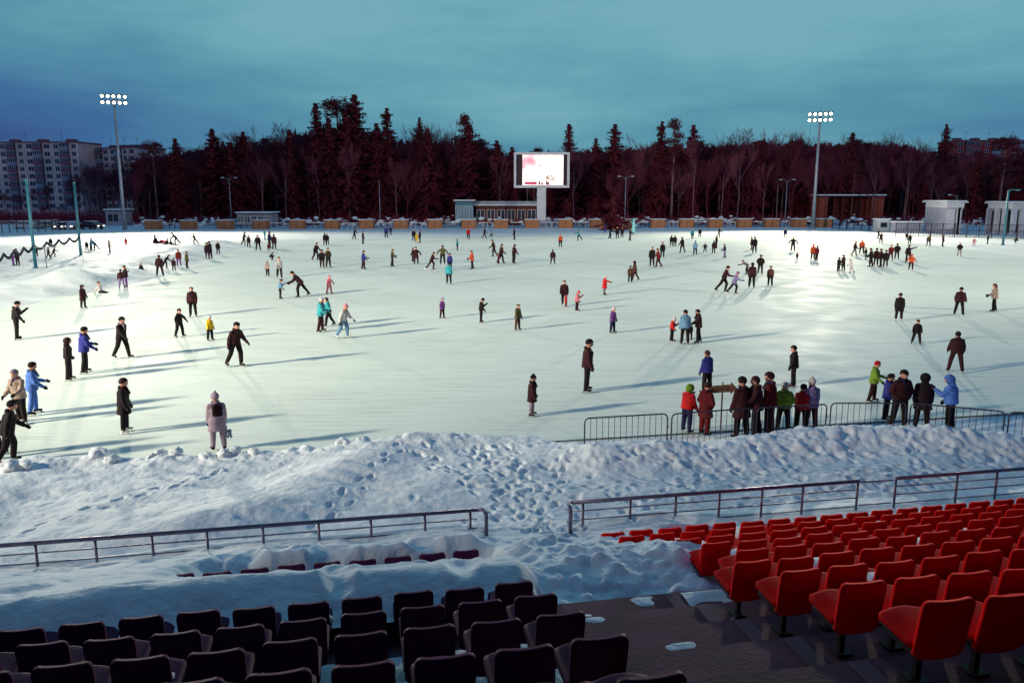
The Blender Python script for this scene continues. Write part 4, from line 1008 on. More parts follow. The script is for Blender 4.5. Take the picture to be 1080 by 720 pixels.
# ================================================================== SCREEN
Y=157; X_=xat(571,Y,3)
r=empty('video_screen',(X_,Y,0),0,'big lit video screen in a pale frame on one thick column','screen')
m=MB(); m.box((0,.3,4.0),(1.75,1.1,8.1)); m.build('column',M['stucco2'],r,bevel=.06)
m=MB(); m.box((-.9,-.3,.25),(2.6,.9,.5)); m.box((.3,0,.12),(2.8,2.2,.24)); m.build('column_base',M['stucco2'],r,bevel=.05)
W_,H_=10.7,6.7; zc=10.95
m=MB()
for s in(-1,1): m.box((s*(W_/2-.22),0,zc),(.44,1.2,H_))
m.box((0,0,zc+H_/2-.2),(W_-.9,1.2,.4)); m.box((0,0,zc-H_/2+.25),(W_-.9,1.2,.5)); m.build('screen_frame',M['stucco2'],r,bevel=.03)
m=MB(); m.box((0,.35,zc),(W_-.9,.3,H_-.9)); m.build('back_panel',M['dark'],r)
ms=bpy.data.materials.new('screen_picture'); ms.use_nodes=True; n_=ms.node_tree.nodes.new; l_=ms.node_tree.links.new; b=ms.node_tree.nodes['Principled BSDF']
tc3=n_('ShaderNodeTexCoord'); nn=n_('ShaderNodeTexNoise'); nn.inputs['Scale'].default_value=.22; nn.inputs['Detail'].default_value=3; l_(tc3.outputs['Object'],nn.inputs['Vector'])
c_=n_('ShaderNodeValToRGB'); l_(nn.outputs['Fac'],c_.inputs[0]); e=c_.color_ramp.elements; e[0].position=.36; e[0].color=lin('#d8879a'); e[1].position=.52; e[1].color=lin('#fff4ee')
x=c_.color_ramp.elements.new(.44); x.color=lin('#f2c4c8')
b.inputs['Base Color'].default_value=(0.02,.02,.02,1); l_(c_.outputs[0],b.inputs['Emission Color']); b.inputs['Emission Strength'].default_value=1.5
scr_=MB(); scr_.box((.25,.17,zc+.02),(7.9,.06,H_-.95)); so_=scr_.build('lit_picture',ms,r)
# shapes shown on the screen: a rider group and plants along the bottom of the picture
def emi(n,h,s=1.0): return mat(n,'#050505',.5,emis=h,estr=s)
m=MB(); m.box((-2.1,.13,zc-2.45),(2.3,.02,.5)); m.build('picture_shape',emi('screen_pink','#d04868',.9),so_)
m=MB()
for xx,hh in((-.4,.8),(.1,.5),(1.0,.9),(1.3,.6)): m.add([(xx-.18,.125,zc-2.75),(xx+.18,.125,zc-2.75),(xx+.12,.125,zc-2.75+hh*.7),(xx,.125,zc-2.75+hh),(xx-.12,.125,zc-2.75+hh*.7)],[(0,1,2,3,4)])
m.build('picture_shape',emi('screen_dark','#702838',.6),so_)
m=MB(); 
for k in range(9): a=rp.uniform(0,PI); m.add([(1.6,.12,zc-1.9),(1.6+math.cos(a)*1.0,.12,zc-1.9+math.sin(a)*1.1),(1.6+math.cos(a+.25)*.9,.12,zc-1.9+math.sin(a+.25)*1.0)],[(0,1,2)])
m.build('picture_shape',emi('screen_olive','#b89a70',.8),so_)
# ================================================================== BOOTHS AND FENCE AT THE FAR EDGE
bx=[162,199,238,275.5,314,350.5,387,423,459,494.5,528.5,561,596.5,629.5,662.5,693.5,724,754,784.5,813.5,842,869]
by=[242.3]*3+[242]*2+[241.5]*4+[241]*4+[240.6]*5+[240.3]*4
pts=[]
for i,(x,y) in enumerate(zip(bx,by)):
    X_,Y_=gp(x,y,0.1); Y_=148+ (x-160)/700*9; X_=xat(x,Y_,1)
    pts.append((X_,Y_))
wd=MB()
for i,(X_,Y_) in enumerate(pts):
    zb=ground_z(X_,Y_)-.05; n=ORD[i]
    r=empty('plank_booth',(X_,Y_,zb),rp.uniform(-.04,.04),'low light brown plank booth, %s from the left along the far edge'%n,'booth','plank booths along the far edge')
    m=MB(); wdt=2.75
    for k in range(6): m.box((0,0,.14+.27*k),(wdt,1.5,.245)); 
    m.build('plank_wall',M['wood'],r)
    m=MB()
    for sx in(-1,0,1): m.box((sx*(wdt/2-.06),-.785,.82),(.10,.06,1.6))
    m.build('batten',M['wood2'],r)
    m=MB(); m.box((0,0,1.72),(wdt+.2,1.75,.12)); m.build('snow_cap',M['roofsnow'],r,bevel=.05)
for i in range(len(pts)-1):
    A,B=Vector((*pts[i],0)),Vector((*pts[i+1],0)); d=(B-A); L_=d.length; d.normalize(); A=A+d*1.7; B=B-d*1.7; L2=(B-A).length
    mid=(A+B)/2; zb=ground_z(mid.x,mid.y)
    r=empty('low_fence',(mid.x,mid.y+.3,zb),math.atan2(d.y,d.x),'low snowy-topped railing between the %s and %s plank booths'%(ORD[i],ORD[i+1]),'fence','railings between the booths')
    m=MB(); m.box((0,0,.98),(L2,.08,.09)); m.box((0,0,.55),(L2,.05,.07)); m.box((0,0,.2),(L2,.05,.07)); m.build('bars',M['dark'],r)
    m=MB(); m.box((0,0,1.07),(L2,.2,.09)); m.build('snow_cap',M['roofsnow'],r)
    for k in range(4): m=MB(); m.box((-L2/2+L2*k/3,0,.5),(.1,.1,1.0)); m.build('post',M['white'] if i%2 else M['dark'],r)
# ================================================================== BUILDINGS
def bld(name,x0,x1,Y,ztop,label,cat='building',rz=0,yd=12):
    X0,X1=xat(x0,Y,5),xat(x1,Y,5); r=empty(name,((X0+X1)/2,Y,-.2),rz,label,cat); return r,X1-X0
def apartments(name,x0,x1,Y,ytop,floors,label,rz=0,bal=(),cols=8,wallm='panel',yd=14):
    zt=zat(ytop,Y)+.2; r,W=bld(name,x0,x1,Y,zt,label,'apartment building',rz); W/=math.cos(rz)
    m=MB(); m.box((0,yd/2,zt/2),(W,yd,zt)); m.build('wall',M[wallm],r)
    m=MB(); m.box((0,yd/2,zt+.25),(W+.5,yd+.5,.5)); ro=m.build('roof',M['panel2'],r)
    for q in range(4):
        m=MB(); m.box((-W/2+W*(q+.6)/4.3,yd*.6,zt+1.1),(2.6,3,1.3)); m.build('roof_hut',M['panel2'],ro)
    for q in range(3):
        m=MB(); xx=-W/2+W*(q+.7)/3.4; m.tube([(xx,yd*.4,zt),(xx,yd*.4,zt+4.2)],.05,4); m.box((xx,yd*.4,zt+3.8),(1.6,.06,.06)); m.box((xx,yd*.4,zt+3.2),(1.1,.06,.06)); m.build('aerial',M['dark'],ro)
    fh=(zt-1.2)/floors
    nwin=0
    for f in range(floors):
        zc_=1.2+fh*(f+.5)
        for c in range(cols):
            xx=-W/2+W*(c+.5)/cols
            if c in bal:
                bw=W/cols*.92
                m=MB(); m.box((xx,-.55,zc_-.55),(bw,1.1,1.05)); bo=m.build('balcony',M['panel2'] if (f*7+c*3)%4 else M['stucco'],r)
                m=MB(); m.box((xx,-.5,zc_+.62),(bw*.97,1.0,1.1)); m.build('glazing',M['glass'],bo)
                m=MB()
                for k in range(5): m.box((xx-bw*.46+bw*.92*k/4,-1.04,zc_+.62),(.10,.07,1.1))
                m.box((xx,-1.04,zc_+1.17),(bw,.08,.10)); m.build('balcony_frame',M['frame'],bo)
            elif nwin<95:
                nwin+=1; ww=1.5 if c%2 else 2.0
                m=MB(); m.box((xx,-.02,zc_+.1),(ww,.10,1.5)); wo=m.build('window',M['glass'],r)
                m=MB()
                for dx in(-ww/2,0,ww/2): m.box((xx+dx,-.10,zc_+.1),(.1,.07,1.6))
                for dz in(-.75,.75): m.box((xx,-.10,zc_+.1+dz),(ww,.06,.09))
                m.build('window_frame',M['frame'],wo)
    # panel joints
    m=MB()
    for f in range(floors+1): m.box((0,-.012,1.2+fh*f),(W,.02,.07))
    for c in range(cols+1): m.box((-W/2+W*c/cols,-.014,zt/2),(.07,.02,zt))
    m.build('panel_joints',M['panel2'],r)
apartments('apartment_building',-45,90,282,151,9,'nine-storey grey panel block with stacked balconies at the far left',R(-4),bal=(2,6,9,12),cols=14)
apartments('apartment_building',93,152,288,157,9,'farther wing of the panel block, half hidden behind bare trees',R(-22),bal=(1,4),cols=7)
apartments('apartment_building',1003,1086,330,149,10,'dark red brick high-rise showing above the trees at the far right',0,bal=(1,4,7),cols=9,wallm='brick')
# small buildings
def kiosk(name,x0,x1,Y,zh,wallm,label,yd=5,roofm='roofsnow',snow=.22,wins=3,over=.35,band=None):
    r,W=bld(name,x0,x1,Y,zh,label,'building')
    zg=ground_z(r.location.x,Y); r.location.z=zg-.1
    m=MB(); m.box((0,yd/2,zh/2),(W,yd,zh)); m.build('wall',M[wallm],r)
    m=MB(); m.box((0,yd/2,zh+.1),(W+2*over,yd+2*over,.2)); ro=m.build('roof',M['dark'] if roofm!='white' else M['white'],r)
    m=MB(); m.box((0,yd/2,zh+.2+snow/2),(W+2*over-.05,yd+2*over-.05,snow)); m.build('snow_cap',M['roofsnow'],ro,bevel=.06)
    for k in range(wins):
        xx=-W/2+W*(k+.5)/wins; ww=W/wins*.74
        m=MB(); m.box((xx,-.03,zh*.55),(ww,.08,zh*.55)); wo=m.build('window',M['tglass'] if band=='t' else M['glass'],r)
        m=MB()
        for dx in(-ww/2,0,ww/2): m.box((xx+dx,-.09,zh*.55),(.09,.06,zh*.55+.1))
        m.box((xx,-.09,zh*.83),(ww,.05,.08)); m.box((xx,-.09,zh*.27),(ww,.05,.08)); m.build('window_frame',M['frame'],wo)
    return r,W
kiosk('kiosk',249,285,158,2.6,'stucco','snow-roofed low grey kiosk standing behind the plank booths at left',wins=5)
kiosk('kiosk',110,126,166,3.0,'stucco','small pale hut near the foot of the left floodlight mast',wins=1)
kiosk('glass_pavilion',480,499,165,4.9,'teal','small turquoise-glazed pavilion left of the screen',band='t',wins=4)
r,W=kiosk('pavilion',501.5,566,168,3.9,'brown','long low pavilion with a snowy roof behind the screen column',wins=6)
m=MB(); m.box((0,.3,4.6),(W+1,1.2,.8)); m.build('fascia',M['stucco'],r)
m=MB(); m.box((0,-.16,1.0),(W*.9,.3,.5)); m.build('bench_front',M['tan'],r)
# brown pavilion right, open front with tan end panels
Y=176; r,W=bld('pavilion',864,932,Y,5,'wide brown pavilion with tan end panels and snowy flat roof','building')
zh=6.0
m=MB(); m.box((0,4.5,zh/2),(W,.4,zh)); m.build('back_wall',M['brown'],r)
for s,wd_ in((-1,1.8),(1,2.6)): m=MB(); m.box((s*(W/2-wd_/2),2,zh/2),(wd_,4.6,zh)); m.build('end_panel',M['tan'],r)
m=MB(); m.box((0,2.2,zh+.15),(W+.8,5.4,.3)); ro=m.build('roof',M['dark'],r); m=MB(); m.box((0,2.2,zh+.42),(W+.7,5.3,.24)); m.build('snow_cap',M['roofsnow'],ro)
for k in range(7): xx=-W/2+W*(k+.7)/7.4; m=MB(); m.box((xx,-.2,zh/2),(.22,.22,zh)); m.build('post',M['brown'],r)
m=MB(); m.box((0,-.1,.9),(W-3,.1,.9)); m.build('railing',M['dark'],r)
# kiosk with portico
def portico(x0,x1,Y,ytop,label,cols,solid):
    zt=zat(ytop,Y); r,W=bld('gate_kiosk',x0,x1,Y,zt,label,'building'); r.location.z=ground_z(r.location.x,Y)-.1; D=6.6
    r.rotation_euler.z=0
    m=MB()
    if solid>0: m.box((-W/2+solid/2,D/2,zt/2),(solid,D,zt))
    else: m.box((0,D-.3,zt/2),(W,.5,zt))
    m.build('wall',M['stucco'],r)
    m=MB(); m.box((0,D/2,zt-.35),(W+.06,D+.06,.8)); m.build('frieze',M['stucco2'],r)
    m=MB(); m.box((0,D/2,zt+.15),(W+.9,D+.9,.22)); ro=m.build('cornice',M['white'],r); m=MB(); m.box((0,D/2,zt+.33),(W+.6,D+.6,.16)); m.build('snow_cap',M['roofsnow'],ro)
    for k in range(cols):
        xx=(-W/2+solid+.5)+(W-solid-1.0)*(k/(cols-1) if cols>1 else .5)
        m=MB(); m.box((xx,.35,zt/2-.35),(.62,.62,zt-.75)); m.box((xx,.35,zt-.85),(.8,.8,.16)); m.box((xx,.35,.2),(.8,.8,.4)); m.build('pillar',M['stucco2'],r)
    if solid==0:
        for yy in (2.6,4.6,6.8): m=MB(); m.box((-W/2+.4,yy,zt/2-.35),(.62,.62,zt-.75)); m.build('pillar',M['stucco2'],r)
    if solid>0:
        m=MB(); m.box((-W/2+solid/2,-.03,zt*.5),(solid*.86,.05,zt*.62)); m.build('wall_panel',M['stucco2'],r)
        m=MB(); m.box((W/2-.7,D-.5,zt*.4),(1.2,.3,zt*.75)); m.build('door',M['dark'],r)
    else:
        for k in range(cols-1):
            xx=(-W/2+.5)+(W-1.0)*((k+.5)/(cols-1)); m=MB(); m.box((xx,D-.62,zt*.42),(1.5,.12,zt*.7)); m.build('door',M['glass'],r)
    return r
portico(999,1017,130,214,'pale grey kiosk with a cornice and open porch on its right side',2,1.5)
portico(1069,1110,126,215,'pale colonnade building with square pillars at the right edge',5,0)
Y=134; X0,X1=xat(943,Y,1),xat(974.5,Y,1)
r=empty('low_wall',((X0+X1)/2,Y+1,ground_z(X1,Y)-.1),0,'low pale wall with a snowy coping, left of the kiosk with the porch','wall'); m=MB(); m.box((0,0,.85),(X1-X0,.35,1.9)); m.build('panel',M['stucco'],r); m=MB(); m.box((0,0,1.9),(X1-X0+.1,.5,.16)); m.build('snow_cap',M['roofsnow'],r)
Y=138; X0=xat(932,Y,1); r=empty('ticket_box',(X0,Y,ground_z(X0,Y)-.1),0,'small white box hut between the brown pavilion and the low pale wall','hut'); m=MB(); m.box((0,1,1.1),(2.0,2,2.2)); m.build('wall',M['white'],r); m=MB(); m.box((0,1,2.28),(2.3,2.3,.16)); m.build('roof',M['roofsnow'],r); m=MB(); m.box((0,-.02,1.3),(1.1,.06,.8)); m.build('hatch',M['glass'],r)
# mesh fence on the right
def fence(x0,x1,Y0,Y1,h,n,label,m_='dark',post='dark'):
    A=Vector((xat(x0,Y0,1),Y0,0));B=Vector((xat(x1,Y1,1),Y1,0)); mid=(A+B)/2; d=B-A; L_=d.length
    r=empty('fence',(mid.x,mid.y,ground_z(mid.x,mid.y)-.05),math.atan2(d.y,d.x),label,'fence')
    m=MB()
    for z in(h,h*.55,.15): m.box((0,0,z),(L_,.06,.07))
    for k in range(int(L_/.35)): m.box((-L_/2+.35*k,0,h/2),(.035,.035,h))
    m.build('railing',M[m_],r)
    for k in range(n+1): m=MB(); m.box((-L_/2+L_*k/n,0,h/2+.08),(.12,.12,h+.15)); m.build('post',M[post],r)
fence(945,1100,124,116,2.0,12,'dark metal railing in front of the porch kiosk and the colonnade')
fence(878,942,150,140,1.7,8,'dark metal railing between the last plank booth and the low pale wall')
fence(-14,62,132,140,2.0,10,'pale panelled fence in front of the parked cars at the left','white')
m=MB()
# parked cars
def car(x,Y,label,pm,rz=0,lit=False):
    X_=xat(x,Y,1); r=empty('parked_car',(X_,Y,ground_z(X_,Y)-.05),rz,label,'car','cars parked behind the fence')
    pr=[(-2.15,.35),(-2.15,.85),(-1.6,1.0),(-1.0,1.45),(.7,1.45),(1.4,1.0),(2.1,.85),(2.15,.35)]
    m=MB(); n=len(pr); m.add([(x_,-.85,z_) for x_,z_ in pr]+[(x_,.85,z_) for x_,z_ in pr],[tuple(range(n)),tuple(range(2*n-1,n-1,-1))]+[(i,n+i,n+(i+1)%n,(i+1)%n) for i in range(n)]); m.build('body',M[pm],r,bevel=.05)
    m=MB(); m.add([(x_,-.865,z_) for x_,z_ in((-1.45,1.0),(-.95,1.38),(.65,1.38),(1.2,1.0))],[(0,1,2,3)]); m.build('window',M['glass'],r)
    m=MB(); m.box((-.1,0,1.49),(1.7,1.5,.10)); m.build('snow_cap',M['roofsnow'],r,bevel=.04)
    for xx in(-1.35,1.35):
        for yy in(-.82,.82):
            w_=MB(); w_.tube([(xx,yy-.1,.32),(xx,yy+.1,.32)],.32,14); wo=w_.build('wheel',M['rubber'],r); w_=MB(); w_.tube([(xx,yy-.115,.32),(xx,yy+.115,.32)],.17,10); w_.build('rim',M['mast'],wo)
    for yy in(-.6,.6):
        m=MB(); m.box((2.16,yy,.68),(.05,.34,.16)); m.build('headlight',emi('headlamp','#ffe9d0',4) if lit else M['frame'],r)
car(66,146,'dark car with lit headlights behind the pale fence, left of the second turquoise pole','carp',R(-80),True)
car(77,147,'pale car with lit headlights directly behind the second turquoise pole','carw',R(-85),True)
car(97,148,'dark car right of the second turquoise pole','carp',R(-20),True)
car(50,150,'maroon-dark car farther left behind the pale fence','carp',R(5))
car(28,150,'pale snowy car behind the left end of the pale fence','carw',R(5))
# ================================================================== STREET LAMPS AND POLES
def street_lamp(x,Y,ytop,label,arms=2,m_='mast'):
    zt=zat(ytop,Y); X_=xat(x,Y,zt/2); r=empty('street_lamp',(X_,Y,0),0,label,'street lamp','street lamps behind the rink')
    m=MB(); m.tube([(0,0,-.2),(0,0,zt)],[.13,.075],8); m.build('pole',M[m_],r,True)
    for s in ([-1,1] if arms==2 else [-1] if arms==1 else []):
        m=MB(); m.tube([(0,0,zt-.5),(s*.5,0,zt-.05),(s*1.1,0,zt+.1)],.04,6); a_=m.build('arm',M[m_],r,True); m=MB(); m.ball((s*1.4,0,zt+.1),(.42,.18,.12)); m.build('lamp_head',M['frame'],a_,True)
street_lamp(243,172,188,'thin twin-armed street lamp before the dark trees at left')
street_lamp(400.5,172,190,'straight bare lamp pole before the dark trees at left centre',0)
street_lamp(659.5,172,186.5,'thin twin-armed street lamp above the dark rounded spruce')
street_lamp(829,172,190,'thin twin-armed street lamp left of the right floodlight mast')
street_lamp(1008,150,206,'thin street lamp standing behind the porch kiosk',1)
def pole(x,y,ytop,label,m_='teal'):
    X_,Y_=gp(x,y,0); zt=zat(ytop,Y_); r=empty('pole',(X_,Y_,ground_z(X_,Y_)-.1),0,label,'pole')
    m=MB(); m.tube([(0,0,0),(0,0,zt)],[.14,.11],10); m.build('shaft',M[m_],r,True); m=MB(); m.tube([(0,0,0),(0,0,.2)],.24,10); m.ball((0,0,zt),(.15,.15,.1)); m.build('fittings',M[m_],r); return X_,Y_,zt
A=pole(38,285,191,'left turquoise steel pole holding the rope garland')
B=pole(85.5,270,192,'right turquoise steel pole holding the rope garland')
x_,y_,z_=pole(1057.5,259,201,'tall thin dark turquoise pole before the right colonnade')
m=MB(); m.tube([(0,0,0),(.5,0,.15),(.9,0,.12)],.05,6); m.ball((1.15,0,.1),(.4,.16,.1)); o=m.build('pole_lamp',M['teal'],None,True)
for q in list(C.objects):
    if q.get('label','').startswith('tall thin dark turquoise pole'): o.parent=q; o.location=(0,0,z_)
    
def garland(p,q,sags,label):
    m=MB(); pts_=[]
    n=14; 
    for k in range(sags):
        for j in range(n):
            t=(k+j/n)/sags; s=j/n; P=Vector(p).lerp(Vector(q),t); P.z-= .55*4*s*(1-s)*.8; pts_.append(P)
    pts_.append(Vector(q)); m.tube(pts_,.10,6); m.tube([(q_.x,q_.y,q_.z-.12) for q_ in pts_[::1]],.035,4)
    o=m.build('rope_garland',mat('dark_tinsel','#24303a',.9,noise=9,amp=.5),None,True); tag(o,label,'garland')
zA=zat(258,A[1]); zB=zat(249,B[1])
garland((A[0],A[1],zA),(B[0],B[1],zB),4,'scalloped dark rope garland strung between the two turquoise poles')
Xm=gp(-14,284); garland((xat(-8,64,2),64,zat(271,64)),(A[0],A[1],zA),4,'scalloped dark rope garland running from the left turquoise pole out of the picture')
# thin net frame beside the left pole
X_,Y_=gp(49.5,285); r=empty('net_frame',(X_,Y_,ground_z(X_,Y_)-.05),R(8),'thin pale net frame standing between the two turquoise poles','net frame')
m=MB(); hh=zat(262,Y_)
m.tube([(0,0,0),(0,0,hh)],.035,6); m.build('post',M['dark'],r)
m=MB(); m.tube([(-1.9,0,0),(-1.9,0,hh)],.03,6); m.tube([(1.9,3,0),(1.9,3,hh)],.03,6); m.tube([(-1.9,0,hh),(0,0,hh),(1.9,3,hh)],.03,6); m.build('frame',M['white'],r)
# ================================================================== TREES
rt=random.Random(21)
def spruce_mesh(seed,h=22,rb=3.4,dens=1.0,low=.1):
    q=random.Random(seed); tr=MB(); tr.tube([(0,0,0),(0,0,h*.5),(0,0,h*.98)],[.24,.15,.02],6)
    cr=MB(); z=h*low
    while z<h*.985:
        f=(z-h*low)/(h*(1-low)); L0=rb*(.10+.9*(1-f)**.72)*(1+.25*math.sin(z*1.9+seed)+.15*math.sin(z*4.3+2*seed))+.12
        nb=int(8+5*(1-f))
        for b in range(nb):
            if q.random()>.92*dens: continue
            a=q.uniform(0,2*PI); L_=L0*q.uniform(.35,1.3)*(1 if f<.93 else .6); dr=-.32-.25*(1-f)+.12*f*3
            n=max(2,int(L_/.42)); 
            for s in range(n):
                t=(s+.5)/n; r_=t*L_; zz=z+dr*r_+.10*r_*r_/max(L_,.5)
                c=Vector((math.cos(a)*r_,math.sin(a)*r_,zz)); w_=.30+.42*(1-t)*min(1,L_/2)
                t1=Vector((-math.sin(a),math.cos(a),0))*w_*q.uniform(.7,1.3); t2=Vector((math.cos(a)*.36,math.sin(a)*.36,-.12-.15*q.random()))
                dn=Vector((q.uniform(-.1,.1),q.uniform(-.1,.1),-.34-.30*q.random()))
                cr.add([c-t1,c+t1,c+t2],[(0,1,2)]); cr.add([c-t1*.8,c+t1*.8,c+dn],[(0,1,2)])
        z+= .26+.20*(1-f)
    tm=tr.mesh('trunk'); tm.materials.append(M['bark']); cm=cr.mesh('crown'); cm.materials.append(M['spruce']); return tm,cm
def pine_mesh(seed,h=22,cb=.55,rad=3.0,pale=True):
    q=random.Random(seed); tr=MB(); bend=q.uniform(-.4,.4)
    P=[(0,0,0),(bend*.4,0,h*.35),(bend,.2,h*.7),(bend*.8,0,h*.95)]; tr.tube(P,[.26,.2,.14,.04],7); cr=MB()
    for k in range(30):
        f=q.random()**.8; zc=h*(cb+(1-cb)*f*.97); rr=rad*(1-.75*f**1.5)*q.uniform(.2,1); a=q.uniform(0,2*PI); c=Vector((bend*.8+math.cos(a)*rr,math.sin(a)*rr,zc))
        tr.tube([(bend*.85,0,zc-.6),tuple(c)],[.06,.025],4)
        cs=q.uniform(.6,1.25)
        for j in range(70):
            d=Vector((q.gauss(0,1),q.gauss(0,1),q.gauss(0,.5))); d=d.normalized()*cs*q.random()**.4; p=c+d
            u=Vector((q.gauss(0,1),q.gauss(0,1),q.gauss(0,1))).normalized()*.26; v=Vector((q.gauss(0,1),q.gauss(0,1),q.gauss(0,1))).normalized()*.2
            cr.add([p-u,p+u,p+v],[(0,1,2)])
    tm=tr.mesh('trunk'); tm.materials.append(M['pinebark'] if pale else M['bark']); cm=cr.mesh('crown'); cm.materials.append(M['pine']); return tm,cm
def bare_mesh(seed,h=18,pale=False,fork=.3,spread=.5,full=1.0):
    q=random.Random(seed); tr=MB(); cr=MB()
    def grow(p,d,L_,r,lev):
        n=3; pts_=[p]; dd=d.copy()
        for i in range(n):
            dd=(dd+Vector((q.gauss(0,.10),q.gauss(0,.10),.07))).normalized(); pts_.append(pts_[-1]+dd*L_/n)
        (tr if lev<=1 else cr).tube(pts_,[r,r*.86,r*.72,r*.55],5 if lev<2 else 3,caps=False)
        if lev>=5 or r<.013: return
        nc=[0,5,4,4,4,4][min(lev+1,5)] if lev<5 else 0
        for k in range(nc):
            t=q.uniform(.35,1.0) if k<nc-1 else 1.0
            i=min(int(t*n),n-1); o=pts_[i].lerp(pts_[i+1],t*n-i)
            a=q.uniform(0,2*PI); sp=spread*q.uniform(.6,1.3)*(.8 if k<nc-1 else .35)
            e1=dd.orthogonal().normalized(); e2=dd.cross(e1); nd=(dd*math.cos(sp)+(e1*math.cos(a)+e2*math.sin(a))*math.sin(sp)).normalized()
            grow(o,nd,L_*q.uniform(.52,.80),max(r*.50,.019),lev+1)
    base=Vector((0,0,0)); top=Vector((q.uniform(-.6,.6),0,h*fork)); tr.tube([base,top],[.20,.16],7)
    main=[top,top+Vector((q.uniform(-.4,.4),q.uniform(-.3,.3),h*.22)),top+Vector((q.uniform(-.8,.8),0,h*.45))]; tr.tube(main,[.16,.12,.06],6)
    for k in range(int(9*full)):
        t=q.random(); o=main[0].lerp(main[2],t); a=q.uniform(0,2*PI); sp=q.uniform(.35,.85)*(1.1-.5*t)
        grow(o,Vector((math.cos(a)*math.sin(sp),math.sin(a)*math.sin(sp),math.cos(sp))).normalized(),h*(.34-.12*t)*q.uniform(.8,1.1),.075,1)
    tm=tr.mesh('trunk'); tm.materials.append(M['birch'] if pale else M['bark']); cm=cr.mesh('crown'); cm.materials.append(M['twig2'] if pale else M['twig'])
    return tm,cm
SP=[spruce_mesh(i,22,3.6+.6*(i%3),low=.06+.1*(i%2)) for i in range(5)]
PI_=[pine_mesh(10+i,22,.5+.07*i,2.8+.3*i) for i in range(3)]
BA=[bare_mesh(30+i,18,pale=(i%3==0),fork=[.25,.35,.3,.2,.4,.3][i],spread=[.5,.42,.55,.48,.38,.52][i]) for i in range(6)]
def norm_h(tm,cm): return max(v.co.z for v in cm.vertices)
HT={id(p[0]):norm_h(*p) for p in SP+PI_+BA}
def tree(pair,name,X_,Y_,h,label,cat,group=None,wide=1.0,z0=-.3):
    s=h/HT[id(pair[0])]; r=empty(name,(X_,Y_,z0),rt.uniform(0,6.28),label,cat,group); r.scale=(s*wide,s*wide,s)
    link('trunk',pair[0],r); link('crown',pair[1],r); return r
def sky_tree(kind,x,ytop,Y,label,wide=1.0,i=0,group=None):
    h=zat(ytop,Y)+.3; pair={'s':SP,'p':PI_,'b':BA}[kind]; pair=pair[i%len(pair)]
    tree(pair,{'s':'spruce_tree','p':'pine_tree','b':'bare_tree'}[kind],xat(x,Y,h*.6),Y,h,label,{'s':'spruce tree','p':'pine tree','b':'bare tree'}[kind],group,wide)
